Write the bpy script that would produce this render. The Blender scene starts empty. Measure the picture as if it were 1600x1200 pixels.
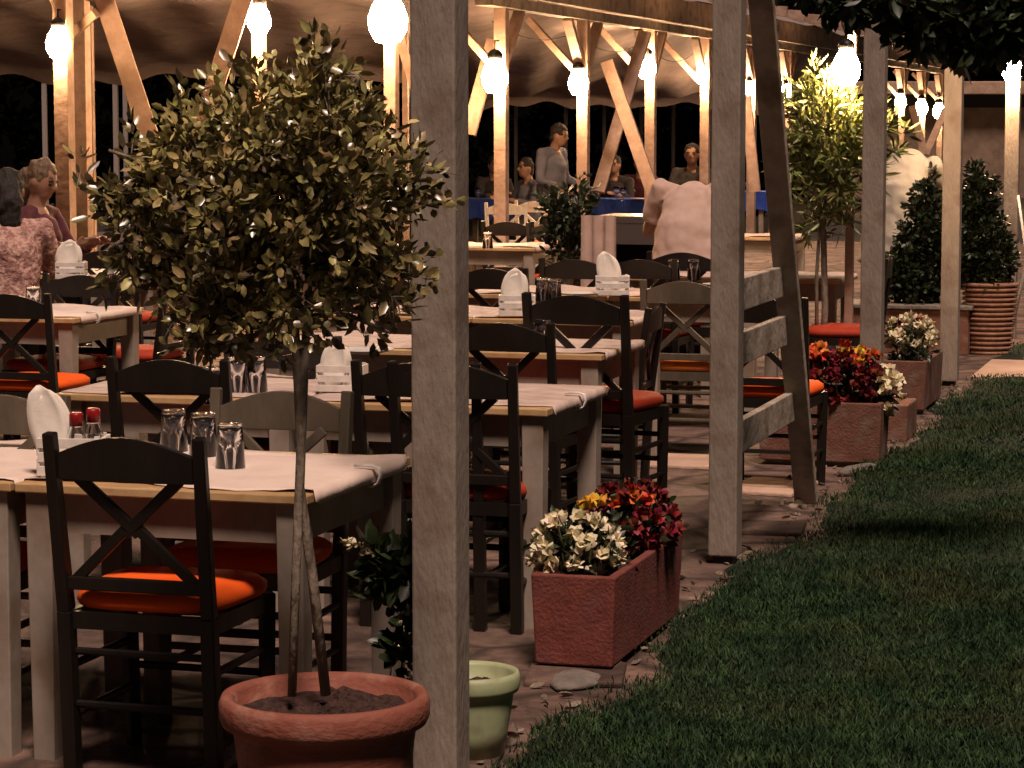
import bpy, bmesh, math, random
import numpy as np
from mathutils import Vector, Matrix, Euler
random.seed(7); rng = np.random.default_rng(7)
SC = bpy.context.scene; COL = SC.collection
R = math.radians
# ------------------------------------------------------------------ camera
F = 4000.0; PITCH = math.atan(405 / F); CH = 1.7
cam = bpy.data.objects.new('camera', bpy.data.cameras.new('camera')); COL.objects.link(cam)
cam.location = (0, 0, CH); cam.rotation_euler = (math.pi / 2 - PITCH, 0, 0)
cam.data.sensor_width = 36; cam.data.lens = 90; cam.data.clip_end = 2000; cam.data.clip_start = .1
SC.camera = cam
SC.render.resolution_x = 1024; SC.render.resolution_y = 768
# ------------------------------------------------------------------ night light
W = bpy.data.worlds.new('World'); SC.world = W; W.use_nodes = True
KEY_EL, KEY_AZ = 62, 167      # azimuth the light comes from (clockwise from +Y)
nt = W.node_tree; bg = nt.nodes['Background']
sky = nt.nodes.new('ShaderNodeTexSky'); sky.sky_type = 'NISHITA'; sky.sun_disc = False
sky.sun_elevation = R(KEY_EL); sky.sun_rotation = R(KEY_AZ)
nt.links.new(sky.outputs[0], bg.inputs[0]); bg.inputs[1].default_value = 0.0018
sd = bpy.data.lights.new('overhead_key', 'SUN'); sd.energy = 2.7; sd.angle = R(12); sd.color = (1, .75, .63)  # steep warm key standing for unseen lamps above and behind the camera
so = bpy.data.objects.new('overhead_key', sd); COL.objects.link(so)
dv = Vector((math.sin(R(KEY_AZ)) * math.cos(R(KEY_EL)), math.cos(R(KEY_AZ)) * math.cos(R(KEY_EL)), math.sin(R(KEY_EL))))
so.rotation_euler = dv.to_track_quat('Z', 'Y').to_euler()
SC.view_settings.view_transform = 'Standard'; SC.view_settings.look = 'None'
SC.view_settings.exposure = .5; SC.view_settings.gamma = 1
LAMP_W = 115
# ------------------------------------------------------------------ coordinates
TH = R(16.6); dU = Vector((math.sin(TH), math.cos(TH), 0)); cV = Vector((math.cos(TH), -math.sin(TH), 0))
def RC(u, v, z=0): return dU * u + cV * v + Vector((0, 0, z))        # along the post rows / across them
def ray(x, y):
    a, b, c = x - 800., F, -(y - 600.)
    return a, b * math.cos(PITCH) + c * math.sin(PITCH), -b * math.sin(PITCH) + c * math.cos(PITCH)
def G(x, y, h=0):
    a, b, c = ray(x, y); t = (h - CH) / c; return Vector((a * t, b * t, h))
def D(x, y, Y):
    a, b, c = ray(x, y); t = Y / b; return Vector((a * t, Y, CH + c * t))
# ------------------------------------------------------------------ materials
MATS = {}
def mat(name, col, rough=.6, col2=None, scale=8, stretch=(1, 1, 1), bump=0, bscale=None, spec=.4, isl=0, contrast=(.35, .65),
        emit=None, trans=0, metal=0, coat=0, fold=0, col3=None, scale3=3, sub=0):
    m = bpy.data.materials.new(name); m.use_nodes = True; MATS[name] = m
    n, l = m.node_tree.nodes, m.node_tree.links; b = n['Principled BSDF']
    b.inputs['Roughness'].default_value = rough; b.inputs['Specular IOR Level'].default_value = spec
    b.inputs['Metallic'].default_value = metal; b.inputs['Transmission Weight'].default_value = trans
    b.inputs['Coat Weight'].default_value = coat
    tc = n.new('ShaderNodeTexCoord'); mp = n.new('ShaderNodeMapping'); mp.inputs['Scale'].default_value = stretch
    l.new(tc.outputs['Object'], mp.inputs[0])
    out = None
    if col2 is not None:
        t = n.new('ShaderNodeTexNoise'); t.inputs['Scale'].default_value = scale; t.inputs['Detail'].default_value = 6; t.inputs['Roughness'].default_value = .65
        l.new(mp.outputs[0], t.inputs[0])
        r = n.new('ShaderNodeValToRGB'); r.color_ramp.elements[0].position = contrast[0]; r.color_ramp.elements[1].position = contrast[1]
        r.color_ramp.elements[0].color = (*col, 1); r.color_ramp.elements[1].color = (*col2, 1)
        l.new(t.outputs[0], r.inputs[0]); out = r.outputs[0]
    else:
        g = n.new('ShaderNodeRGB'); g.outputs[0].default_value = (*col, 1); out = g.outputs[0]
    if col3 is not None:
        t = n.new('ShaderNodeTexNoise'); t.inputs['Scale'].default_value = scale3; t.inputs['Detail'].default_value = 8
        l.new(tc.outputs['Object'], t.inputs[0])
        r = n.new('ShaderNodeValToRGB'); r.color_ramp.elements[0].position = .5; r.color_ramp.elements[1].position = .68
        r.color_ramp.elements[0].color = (0, 0, 0, 1); r.color_ramp.elements[1].color = (1, 1, 1, 1); l.new(t.outputs[0], r.inputs[0])
        mx = n.new('ShaderNodeMix'); mx.data_type = 'RGBA'; l.new(r.outputs[0], mx.inputs[0]); l.new(out, mx.inputs[6]); mx.inputs[7].default_value = (*col3, 1); out = mx.outputs[2]
    if isl:
        gi = n.new('ShaderNodeNewGeometry'); mr = n.new('ShaderNodeMapRange'); mr.inputs[3].default_value = 1 - isl; mr.inputs[4].default_value = 1 + isl
        l.new(gi.outputs['Random Per Island'], mr.inputs[0])
        hs = n.new('ShaderNodeHueSaturation'); l.new(mr.outputs[0], hs.inputs['Value']); l.new(out, hs.inputs['Color'])
        mr2 = n.new('ShaderNodeMapRange'); mr2.inputs[3].default_value = .47; mr2.inputs[4].default_value = .53; 
        wn = n.new('ShaderNodeTexWhiteNoise'); wn.noise_dimensions = '1D'; l.new(gi.outputs['Random Per Island'], wn.inputs['W']); l.new(wn.outputs[0], mr2.inputs[0]); l.new(mr2.outputs[0], hs.inputs['Hue'])
        out = hs.outputs[0]
    l.new(out, b.inputs['Base Color'])
    if bump:
        t = n.new('ShaderNodeTexNoise'); t.inputs['Scale'].default_value = bscale or scale * 2; t.inputs['Detail'].default_value = 5
        l.new(mp.outputs[0], t.inputs[0]); bp = n.new('ShaderNodeBump'); bp.inputs['Strength'].default_value = bump; bp.inputs['Distance'].default_value = .02
        l.new(t.outputs[0], bp.inputs['Height']); l.new(bp.outputs[0], b.inputs['Normal'])
    if emit:
        b.inputs['Emission Color'].default_value = (*emit[0], 1); b.inputs['Emission Strength'].default_value = emit[1]
    return m
mat('post_wood', (.22, .178, .14), .8, (.30, .248, .2), 7, (3, 3, .9), .25, 30, col3=(.19, .14, .105), scale3=7, contrast=(.3, .7))
mat('pale_board', (.34, .28, .22), .75, (.46, .39, .31), 10, (1, 1, 1), .35, 22, col3=(.22, .17, .12), scale3=6)
mat('beam_wood', (.30, .19, .135), .7, (.44, .30, .22), 9, (1, 1, 1), .3, 20, col3=(.22, .14, .09), scale3=2)
mat('table_paint', (.27, .22, .175), .6, (.35, .295, .24), 9, (1, 1, .5), .08, 40, col3=(.22, .16, .11), scale3=5)
mat('top_wood', (.42, .25, .11), .45, (.60, .40, .20), 6, (1, 14, 1), .15, 20)
mat('dark_wood', (.008, .0055, .004), .42, (.015, .010, .007), 12, (1, 1, .3), .1, 30)
mat('grey_lit_wood', (.065, .052, .034), .6, (.11, .085, .058), 12, (1, 1, .3), .15, 30)  # grey olive chairs; on dark chairs the lamplit look is put into this colour
mat('white_wood', (.62, .56, .50), .5, (.78, .72, .66), 20, (1, 1, 1), .1, 40)
mat('orange_vinyl', (.85, .10, .010), .75, (.95, .14, .018), 4, spec=.2, bump=.12, bscale=12)
mat('red_vinyl', (.32, .03, .012), .7, (.42, .05, .02), 4, spec=.2, bump=.12, bscale=12)
mat('amber_vinyl', (.85, .23, .03), .35, (.9, .28, .05), 4, bump=.12, bscale=12)
mat('terracotta', (.20, .062, .038), .75, (.27, .085, .055), 5, (1, 1, 2), .25, 40, col3=(.34, .17, .12), scale3=9)
mat('trough_brick', (.14, .034, .025), .85, (.22, .06, .042), 14, (1, 1, 1), .3, 90, col3=(.17, .06, .05), scale3=9)
mat('trough_brown', (.14, .06, .035), .85, (.2, .09, .06), 14, (1, 1, 1), .3, 90, col3=(.2, .14, .11), scale3=9)
mat('concrete', (.13, .11, .09), .9, (.22, .19, .16), 12, bump=.5, bscale=40)
mat('green_plastic', (.33, .38, .20), .5, (.42, .47, .27), 9, col3=(.22, .2, .12), scale3=9)
mat('soil', (.018, .009, .007), .95, (.075, .035, .025), 40, bump=1, bscale=60)
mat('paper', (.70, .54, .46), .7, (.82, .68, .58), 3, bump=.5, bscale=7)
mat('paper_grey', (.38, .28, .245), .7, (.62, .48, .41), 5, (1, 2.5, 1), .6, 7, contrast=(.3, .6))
mat('napkin', (.85, .78, .68), .8, bump=.12, bscale=25)
mat('clip', (.75, .72, .68), .35)
mat('glass', (1, 1, 1), .02, trans=1, spec=.5); MATS['glass'].node_tree.nodes['Principled BSDF'].inputs['IOR'].default_value = 1.45
mat('red_cap', (.25, .01, .01), .35)
mat('steel', (.5, .5, .5), .3, metal=1)
mat('dark_metal', (.02, .02, .02), .5, metal=.6)
mat('canvas', (.20, .15, .135), .9, (.28, .215, .195), 3, (1, 1, 1), 1.0, 4)
mat('white_paint', (.55, .52, .5), .5)
mat('blue_cloth', (.02, .05, .30), .8, (.03, .08, .42), 6)
mat('leaf_gloss', (.095, .088, .026), .3, (.32, .25, .10), 30, spec=.9, isl=.7)
mat('leaf_yellow', (.42, .30, .05), .35, (.5, .4, .1), 30, isl=.3)
mat('leaf_olive', (.10, .125, .03), .4, (.17, .18, .05), 20, spec=.5, isl=.45)
mat('leaf_deep', (.010, .017, .006), .45, (.022, .032, .012), 20, spec=.4, isl=.5)  # deeper green than the other dark leaves, for the shrubs
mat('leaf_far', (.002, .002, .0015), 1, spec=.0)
mat('pole_grey', (.22, .19, .18), .6)
mat('leaf_dark', (.016, .028, .010), .4, (.034, .05, .018), 20, spec=.5, isl=.5)
mat('bark', (.13, .10, .07), .85, (.30, .24, .18), 20, (1, 1, .4), .6, 60)
mat('stem_green', (.10, .11, .045), .6, (.16, .15, .07), 20, (1, 1, .3), .3, 60)
mat('grass', (.010, .034, .011), .7, (.036, .072, .024), 5, spec=.25, isl=.6, col3=(.035, .045, .014), scale3=1.6, contrast=(.42, .6))
mat('lawn_ground', (.006, .010, .004), .95, (.012, .02, .007), 6, bump=1, bscale=30)
mat('petal_cream', (.72, .62, .40), .6, (.82, .74, .52), 20, isl=.2)
mat('petal_red', (.09, .004, .008), .55, (.22, .012, .014), 20, isl=.5)
mat('petal_orange', (.55, .07, .02), .55, (.65, .16, .03), 20, isl=.4)
mat('petal_yellow', (.75, .45, .05), .55, isl=.2)
mat('skin', (.28, .15, .10), .5, bump=.05, bscale=30)
mat('hair_dark', (.012, .009, .008), .75, (.025, .017, .013), 60, (1, 1, .2), .6, 80)
mat('hair_blond', (.07, .04, .022), .6, (.15, .09, .05), 60, (1, 1, .2), .6, 80)
mat('shirt_mauve', (.10, .10, .14), .85, (.14, .14, .18), 10, bump=.4, bscale=9)
mat('shirt_pink', (.42, .29, .24), .85, (.5, .36, .3), 6, bump=.5, bscale=7)
mat('shirt_white', (.24, .22, .19), .85, bump=.5, bscale=8)
mat('knit_pink', (.30, .15, .13), .9, (.55, .34, .28), 26, bump=1, bscale=40, contrast=(.45, .55))
mat('cloth_dark', (.02, .015, .018), .9, (.035, .03, .03), 10, bump=.3, bscale=9)
mat('cloth_wine', (.06, .012, .02), .9, (.09, .02, .03), 10, bump=.3, bscale=9)
mat('plaster', (.15, .10, .07), .9, (.22, .15, .105), 4, bump=.3, bscale=10, col3=(.25, .17, .12), scale3=1)
mat('basket', (.20, .095, .06), .8, (.32, .17, .11), 20, bump=.3, bscale=40)
mat('path_dust', (.42, .27, .19), .95, (.55, .38, .28), 3, bump=.6, bscale=20)
# paving: irregular slabs with dark joints
def paving():
    m = bpy.data.materials.new('paving'); m.use_nodes = True; MATS['paving'] = m
    n, l = m.node_tree.nodes, m.node_tree.links; b = n['Principled BSDF']; b.inputs['Roughness'].default_value = .8
    tc = n.new('ShaderNodeTexCoord')
    nz = n.new('ShaderNodeTexNoise'); nz.inputs['Scale'].default_value = 3; l.new(tc.outputs['Object'], nz.inputs[0])
    vm = n.new('ShaderNodeMixRGB'); vm.inputs[0].default_value = .12; l.new(tc.outputs['Object'], vm.inputs[1]); l.new(nz.outputs[1], vm.inputs[2])
    v = n.new('ShaderNodeTexVoronoi'); v.feature = 'DISTANCE_TO_EDGE'; v.inputs['Scale'].default_value = 2.6; l.new(vm.outputs[0], v.inputs[0])
    v2 = n.new('ShaderNodeTexVoronoi'); v2.inputs['Scale'].default_value = 2.6; l.new(vm.outputs[0], v2.inputs[0])
    r = n.new('ShaderNodeValToRGB'); r.color_ramp.elements[0].position = .01; r.color_ramp.elements[1].position = .11; l.new(v.outputs[0], r.inputs[0])
    n2 = n.new('ShaderNodeTexNoise'); n2.inputs['Scale'].default_value = 3.5; n2.inputs['Detail'].default_value = 12; n2.inputs['Roughness'].default_value = .78; l.new(tc.outputs['Object'], n2.inputs[0])
    c = n.new('ShaderNodeValToRGB'); c.color_ramp.elements[0].position = .35; c.color_ramp.elements[1].position = .7
    c.color_ramp.elements[0].color = (.042, .025, .019, 1); c.color_ramp.elements[1].color = (.29, .18, .135, 1); l.new(n2.outputs[0], c.inputs[0])
    hs = n.new('ShaderNodeHueSaturation'); l.new(c.outputs[0], hs.inputs['Color'])
    sx = n.new('ShaderNodeSeparateColor'); l.new(v2.outputs['Color'], sx.inputs[0])
    mr = n.new('ShaderNodeMapRange'); mr.inputs[3].default_value = .7; mr.inputs[4].default_value = 1.2; l.new(sx.outputs[0], mr.inputs[0]); l.new(mr.outputs[0], hs.inputs['Value'])
    mx = n.new('ShaderNodeMix'); mx.data_type = 'RGBA'; l.new(r.outputs[0], mx.inputs[0]); mx.inputs[6].default_value = (.05, .03, .022, 1); l.new(hs.outputs[0], mx.inputs[7])
    l.new(mx.outputs[2], b.inputs['Base Color'])
    ad = n.new('ShaderNodeMath'); ad.operation = 'ADD'; l.new(r.outputs[0], ad.inputs[0]); l.new(n2.outputs[0], ad.inputs[1])
    bp = n.new('ShaderNodeBump'); bp.inputs['Strength'].default_value = .8; bp.inputs['Distance'].default_value = .02; l.new(ad.outputs[0], bp.inputs['Height']); l.new(bp.outputs[0], b.inputs['Normal'])
paving()
# ------------------------------------------------------------------ mesh helpers
class MB:
    def __init__(s): s.v = []; s.f = []
    def add(s, vs, fs):
        k = len(s.v); s.v += [tuple(p) for p in vs]; s.f += [tuple(i + k for i in f) for f in fs]; return s
    def box(s, c, sz, M=None):
        c = Vector(c); h = Vector(sz) / 2
        vs = [Vector((x * h.x, y * h.y, z * h.z)) for x in (-1, 1) for y in (-1, 1) for z in (-1, 1)]
        if M is not None: vs = [M @ p for p in vs]
        return s.add([p + c for p in vs], [(0, 1, 3, 2), (4, 6, 7, 5), (0, 4, 5, 1), (2, 3, 7, 6), (0, 2, 6, 4), (1, 5, 7, 3)])
    def bar(s, a, b, w, h, up=(0, 0, 1), w2=None, h2=None):
        a, b = Vector(a), Vector(b); z = (b - a).normalized(); x = Vector(up).cross(z)
        if x.length < 1e-4: x = Vector((1, 0, 0)).cross(z)
        if x.length < 1e-4: x = Vector((0, 1, 0)).cross(z)
        x.normalize(); y = z.cross(x); w2 = w2 or w; h2 = h2 or h
        vs = [a + x * sx * w / 2 + y * sy * h / 2 for sx, sy in ((-1, -1), (1, -1), (1, 1), (-1, 1))]
        vs += [b + x * sx * w2 / 2 + y * sy * h2 / 2 for sx, sy in ((-1, -1), (1, -1), (1, 1), (-1, 1))]
        return s.add(vs, [(3, 2, 1, 0), (4, 5, 6, 7), (0, 1, 5, 4), (1, 2, 6, 5), (2, 3, 7, 6), (3, 0, 4, 7)])
    def tube(s, pts, rs, n=8, cap=True):
        pts = [Vector(p) for p in pts]; k = len(s.v); m = len(pts); px = None
        if not hasattr(rs, '__len__'): rs = [rs] * m
        vs = []
        for i, p in enumerate(pts):
            t = (pts[min(i + 1, m - 1)] - pts[max(i - 1, 0)]).normalized()
            x = px - t * px.dot(t) if px is not None else t.cross(Vector((0.3, 1, .2)))
            if x.length < 1e-5: x = t.orthogonal()
            x.normalize(); px = x; y = t.cross(x)
            vs += [p + (x * math.cos(q * 2 * math.pi / n) + y * math.sin(q * 2 * math.pi / n)) * rs[i] for q in range(n)]
        fs = [(i * n + q, i * n + (q + 1) % n, (i + 1) * n + (q + 1) % n, (i + 1) * n + q) for i in range(m - 1) for q in range(n)]
        if cap: fs += [tuple(range(n - 1, -1, -1)), tuple(range((m - 1) * n, m * n))]
        return s.add(vs, fs)
    def lathe(s, prof, n=32, c=(0, 0, 0), closed=False):
        m = len(prof); c = Vector(c)
        vs = [c + Vector((r * math.cos(q * 2 * math.pi / n), r * math.sin(q * 2 * math.pi / n), z)) for r, z in prof for q in range(n)]
        mm = m if closed else m - 1
        fs = [(i * n + q, i * n + (q + 1) % n, ((i + 1) % m) * n + (q + 1) % n, ((i + 1) % m) * n + q) for i in range(mm) for q in range(n)]
        if not closed:
            if prof[0][0] > 1e-6: fs.append(tuple(range(n - 1, -1, -1)))
            if prof[-1][0] > 1e-6: fs.append(tuple(range((m - 1) * n, m * n)))
        return s.add(vs, fs)
    def ball(s, c, r, M=None, n=14, m=9):
        c = Vector(c); r = Vector(r) if hasattr(r, '__len__') else Vector((r, r, r)); vs = []; fs = []
        for i in range(m + 1):
            a = math.pi * i / m
            for q in range(n):
                b = 2 * math.pi * q / n; p = Vector((math.sin(a) * math.cos(b) * r.x, math.sin(a) * math.sin(b) * r.y, math.cos(a) * r.z))
                vs.append((M @ p if M is not None else p) + c)
        for i in range(m):
            for q in range(n): fs.append((i * n + q, (i + 1) * n + q, (i + 1) * n + (q + 1) % n, i * n + (q + 1) % n))
        return s.add(vs, fs)
    def prism(s, poly, a, b, fn):      # extrude outline poly from a to b; fn(x, y, t) -> point
        n = len(poly); vs = [fn(x, y, a) for x, y in poly] + [fn(x, y, b) for x, y in poly]
        return s.add(vs, [tuple(range(n - 1, -1, -1)), tuple(range(n, 2 * n))] + [(i, (i + 1) % n, n + (i + 1) % n, n + i) for i in range(n)])
    def build(s, name, material, parent=None, smooth=False, bevel=0, sub=0, remesh=0):
        me = bpy.data.meshes.new(name); me.from_pydata([tuple(v) for v in s.v], [], s.f); me.update()
        if remesh or smooth or bevel:
            b = bmesh.new(); b.from_mesh(me); bmesh.ops.remove_doubles(b, verts=b.verts, dist=1e-5); bmesh.ops.recalc_face_normals(b, faces=b.faces); b.to_mesh(me); b.free()
        me.materials.append(MATS[material])
        o = bpy.data.objects.new(name, me); COL.objects.link(o)
        if parent is not None: o.parent = parent
        if smooth: me.polygons.foreach_set('use_smooth', [True] * len(me.polygons))
        if bevel:
            m = o.modifiers.new('bevel', 'BEVEL'); m.width = bevel; m.segments = 2; m.limit_method = 'ANGLE'; m.angle_limit = R(40)
        if remesh:
            m = o.modifiers.new('remesh', 'REMESH'); m.mode = 'VOXEL'; m.voxel_size = remesh; m.use_smooth_shade = True
            m = o.modifiers.new('smooth', 'SMOOTH'); m.iterations = 3; m.factor = .5
        if sub:
            m = o.modifiers.new('sub', 'SUBSURF'); m.levels = sub; m.render_levels = sub
        return o
def npmesh(name, V, T, material, parent=None, smooth=False):
    V = np.asarray(V, np.float32); T = np.asarray(T, np.int32); k = T.shape[1]
    me = bpy.data.meshes.new(name); me.vertices.add(len(V)); me.vertices.foreach_set('co', V.ravel())
    me.loops.add(T.size); me.loops.foreach_set('vertex_index', T.ravel()); me.polygons.add(len(T))
    me.polygons.foreach_set('loop_start', np.arange(0, T.size, k, dtype=np.int32))
    me.update(calc_edges=True); me.validate(); me.materials.append(MATS[material])
    if smooth: me.polygons.foreach_set('use_smooth', [True] * len(me.polygons))
    o = bpy.data.objects.new(name, me); COL.objects.link(o)
    if parent is not None: o.parent = parent
    return o
def leaves(name, material, P, dirs, L, Wd, parent=None, fold=.25, curl=.25, shape='oval'):
    n = len(P); dirs = dirs / np.linalg.norm(dirs, axis=1, keepdims=True)
    ref = rng.normal(size=(n, 3)); s = np.cross(dirs, ref); s /= np.linalg.norm(s, axis=1, keepdims=True); nn = np.cross(s, dirs)
    L = np.broadcast_to(L, n)[:, None]; Wd = np.broadcast_to(Wd, n)[:, None]
    a, b = (.3, .7) if shape == 'oval' else (.2, .6)
    w1, w2 = (.9, .85) if shape == 'oval' else (.9, .8)
    base = P; m1 = P + dirs * L * a - nn * Wd * fold * .5; m2 = P + dirs * L * b - nn * Wd * fold * .5 - nn * L * curl * .15
    tip = P + dirs * L - nn * L * curl * .4
    l1 = P + dirs * L * a - s * Wd * .5 * w1; r1 = P + dirs * L * a + s * Wd * .5 * w1
    l2 = P + dirs * L * b - s * Wd * .5 * w2 - nn * L * curl * .15; r2 = P + dirs * L * b + s * Wd * .5 * w2 - nn * L * curl * .15
    V = np.stack([base, l1, m1, r1, l2, m2, r2, tip], 1).reshape(-1, 3)
    t = np.array([(0, 3, 2), (0, 2, 1), (2, 3, 6), (2, 6, 5), (1, 2, 5), (1, 5, 4), (5, 6, 7), (4, 5, 7)])
    T = (np.arange(n)[:, None, None] * 8 + t[None]).reshape(-1, 3)
    return npmesh(name, V, T, material, parent)
def cluster_pts(lobes, ncl, per, spread, shell=.55, gap=0):
    lob = np.array([(*l[0], *(l[1] if hasattr(l[1], '__len__') else (l[1],) * 3)) for l in lobes]); vol = (lob[:, 3] * lob[:, 4] * lob[:, 5]) ** .8; vol /= vol.sum()
    i = rng.choice(len(lob), ncl, p=vol); u = rng.normal(size=(ncl, 3)); u /= np.linalg.norm(u, axis=1, keepdims=True)
    r = rng.uniform(shell ** 3, 1, ncl) ** (1 / 3); C = lob[i, :3] + u * r[:, None] * lob[i, 3:]
    P = np.repeat(C, per, 0); U = np.repeat(u, per, 0)
    q = rng.normal(size=P.shape); q /= np.linalg.norm(q, axis=1, keepdims=True)
    dr = q + U * .7 + np.array([0, 0, .25]); P = P + U * rng.uniform(-1, 1, (len(P), 1)) * spread + q * spread * .25
    return C, P, dr
def tag(o, label=None, cat=None, group=None, kind=None):
    if label: o['label'] = label
    if cat: o['category'] = cat
    if group: o['group'] = group
    if kind: o['kind'] = kind
    return o
def empty(name, loc, rz=0, label=None, cat=None, group=None):
    o = bpy.data.objects.new(name, None); COL.objects.link(o); o.location = loc; o.rotation_euler = (0, 0, rz); o.empty_display_size = .1
    return tag(o, label, cat, group)
KIDS = {}
def copy_tree(o, loc, rz, label, group=None, sc=None):
    def rec(x, par):
        c = x.copy(); COL.objects.link(c); c.parent = par
        for ch in [k for k in list(bpy.data.objects) if k.parent is x]: rec(ch, c)
        return c
    c = rec(o, None); c.location = loc; c.rotation_euler = (0, 0, rz); c['label'] = label
    if group: c['group'] = group
    if sc: c.scale = (sc, sc, sc)
    return c
def noise2(x, y, s=1):
    return (math.sin(x * 1.7 * s + 1.3 * math.sin(y * 1.1 * s)) + math.sin(y * 2.3 * s + 1.7 * math.sin(x * .9 * s)) + .5 * math.sin((x + y) * 4.1 * s)) / 2.5
# ------------------------------------------------------------------ ground
g = MB(); g.add([(-400, -60, 0), (400, -60, 0), (400, 700, 0), (-400, 700, 0)], [(0, 1, 2, 3)])
mat('dark_earth', (.012, .009, .007), .95, (.02, .015, .012), 1)
tag(g.build('ground', 'dark_earth'), kind='structure')
def vb(u): return -1.87 + .07 * math.sin(u * 1.9) + .05 * math.sin(u * 4.3 + 1) + .03 * math.sin(u * 11)
m = MB(); us = [i * .25 for i in range(8, 150)]; vs = []
for u in us: vs += [RC(u, -30, .004), RC(u, vb(u) + .06 - .02, .004)]
m.add(vs, [(2 * i, 2 * i + 1, 2 * i + 3, 2 * i + 2) for i in range(len(us) - 1)]); tag(m.build('paved_floor', 'paving'), kind='structure')
PU0, PU1 = 17.3, 18.75      # the footpath that leaves the terrace
def lawn_sheet(u0, u1, du):
    m = MB(); us = np.arange(u0, u1 + 1e-6, du); js = [0, .06, .15, .3, .5, .8, 1.2, 1.8, 2.6, 4, 6, 10, 20, 45]; nv = len(js); vs = []
    for u in us:
        e = min(1, (u - u0) / .15, (u1 - u) / .15) if True else 1
        for j in js:
            v = vb(u) + j; h = .008 + (min(1, j / .15)) * (.03 + .012 * noise2(u * 2, v * 2)) * max(0, e)
            vs.append(RC(u, v, h))
    m.add(vs, [(i * nv + j, i * nv + j + 1, (i + 1) * nv + j + 1, (i + 1) * nv + j) for i in range(len(us) - 1) for j in range(nv - 1)])
    return tag(m.build('lawn', 'lawn_ground', smooth=True), kind='structure')
lawn_sheet(2, PU0, .15); lawn_sheet(PU1, 45, .4)
m = MB(); vs = []
for v in [-1.95 + .5 * i for i in range(60)]:
    vs += [RC(PU0 + .05 + .05 * math.sin(v * 3), v, .006), RC(PU1 - .05 + .06 * math.sin(v * 2.3), v, .006)]
m.add(vs, [(2 * i, 2 * i + 2, 2 * i + 3, 2 * i + 1) for i in range(59)]); tag(m.build('footpath', 'path_dust'), kind='structure')
def grass():
    u = np.concatenate([rng.uniform(5.6, 9, 170000), rng.uniform(9, 13, 120000), rng.uniform(13, PU0, 45000), rng.uniform(PU1, 26, 25000)])
    vmax = np.where(u < 9, .3, np.where(u < 13, .9, 1.6)); w = rng.uniform(0, 1, len(u)); v = -1.93 + w * (1.93 + vmax)
    vbn = -1.87 + .07 * np.sin(u * 1.9) + .05 * np.sin(u * 4.3 + 1) + .03 * np.sin(u * 11)
    keep = (v > vbn - rng.exponential(.035, len(u))) & (rng.uniform(0, 1, len(u)) < .35 + .65 * np.clip((v - vbn) / .3, 0, 1))
    u, v, vbn = u[keep], v[keep], vbn[keep]; n = len(u)
    patch = .5 + .5 * np.sin(u * 3.1 + 2 * np.sin(v * 2.7)) * np.sin(v * 4.3 + 1.7 * np.sin(u * 1.9)) + rng.normal(0, .25, n)
    hgt = rng.uniform(.012, .026, n) * (.4 + 1.15 * np.clip(patch, 0, 1.3)); wd = rng.uniform(.0015, .003, n) * np.where(u > 12, 1.6, 1.1)
    base = np.outer(u, np.array(dU)) + np.outer(v, np.array(cV)); base[:, 2] = .030 + .010 * np.clip((v - vbn) / .15, 0, 1)
    a = rng.uniform(0, 2 * np.pi, n); s = np.stack([np.cos(a), np.sin(a), 0 * a], 1); b = rng.uniform(0, 2 * np.pi, n); ln = rng.uniform(.1, .9, n) * hgt
    bend = np.stack([np.cos(b), np.sin(b), 0 * b], 1); up = np.array([0, 0, 1.])
    l = base - s * wd[:, None]; r = base + s * wd[:, None]; m1 = base + up * hgt[:, None] * .6 + bend * ln[:, None] * .4
    t = base + up * hgt[:, None] + bend * ln[:, None] * 1.2
    V = np.stack([l, r, m1 + s * wd[:, None] * .7, m1 - s * wd[:, None] * .7, t], 1).reshape(-1, 3)
    T = (np.arange(n)[:, None, None] * 5 + np.array([(0, 1, 2), (0, 2, 3), (3, 2, 4)])[None]).reshape(-1, 3)
    o = npmesh('grass', V, T, 'grass'); tag(o, 'short dark green lawn grass beside the terrace', 'grass', kind='stuff')
grass()
# stray leaves and stones along the edge
n = 260; u = rng.uniform(6, 17, n); v = -1.95 - np.abs(rng.normal(0, .15, n)) + .06
P = np.outer(u, np.array(dU)) + np.outer(v, np.array(cV)); P[:, 2] = .012
dd = rng.normal(size=(n, 3)); dd[:, 2] = np.abs(dd[:, 2]) * .15
tag(leaves('fallen_leaves', 'bark', P, dd, rng.uniform(.03, .06, n), rng.uniform(.015, .03, n)), 'dry fallen leaves scattered where paving meets lawn', 'fallen leaves', kind='stuff')
def stone(name, loc, sz, label, matn='concrete', seed=1, group=None):
    rr = random.Random(seed); m = MB(); m.ball((0, 0, 0), 1, n=14, m=8)
    m.v = [(x * sz[0] / 2 * (1 + .2 * noise2(x * 2 + seed, y * 2, 1)), y * sz[1] / 2 * (1 + .2 * noise2(y * 2, z * 2 + seed)), (max(-.6, z) * sz[2] / 2 * (1 + .15 * noise2(x * 3, z * 2 + seed))) + sz[2] * .3) for x, y, z in m.v]
    o = m.build(name, matn, smooth=True); o.location = loc; o.rotation_euler = (0, 0, rr.uniform(0, 3)); return tag(o, label, 'stone', group)
stone('edge_stone', G(1345, 742), (.3, .12, .07), 'long pale stone under the front corner of the brown trough', seed=3)
stone('edge_stone', G(1555, 548), (.22, .12, .06), 'small flat pale stone beside the wicker basket planter', seed=5)
stone('edge_stone', G(900, 1070), (.26, .16, .045), 'grey flat stone in front of the brick red trough', 'concrete', seed=9)
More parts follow.
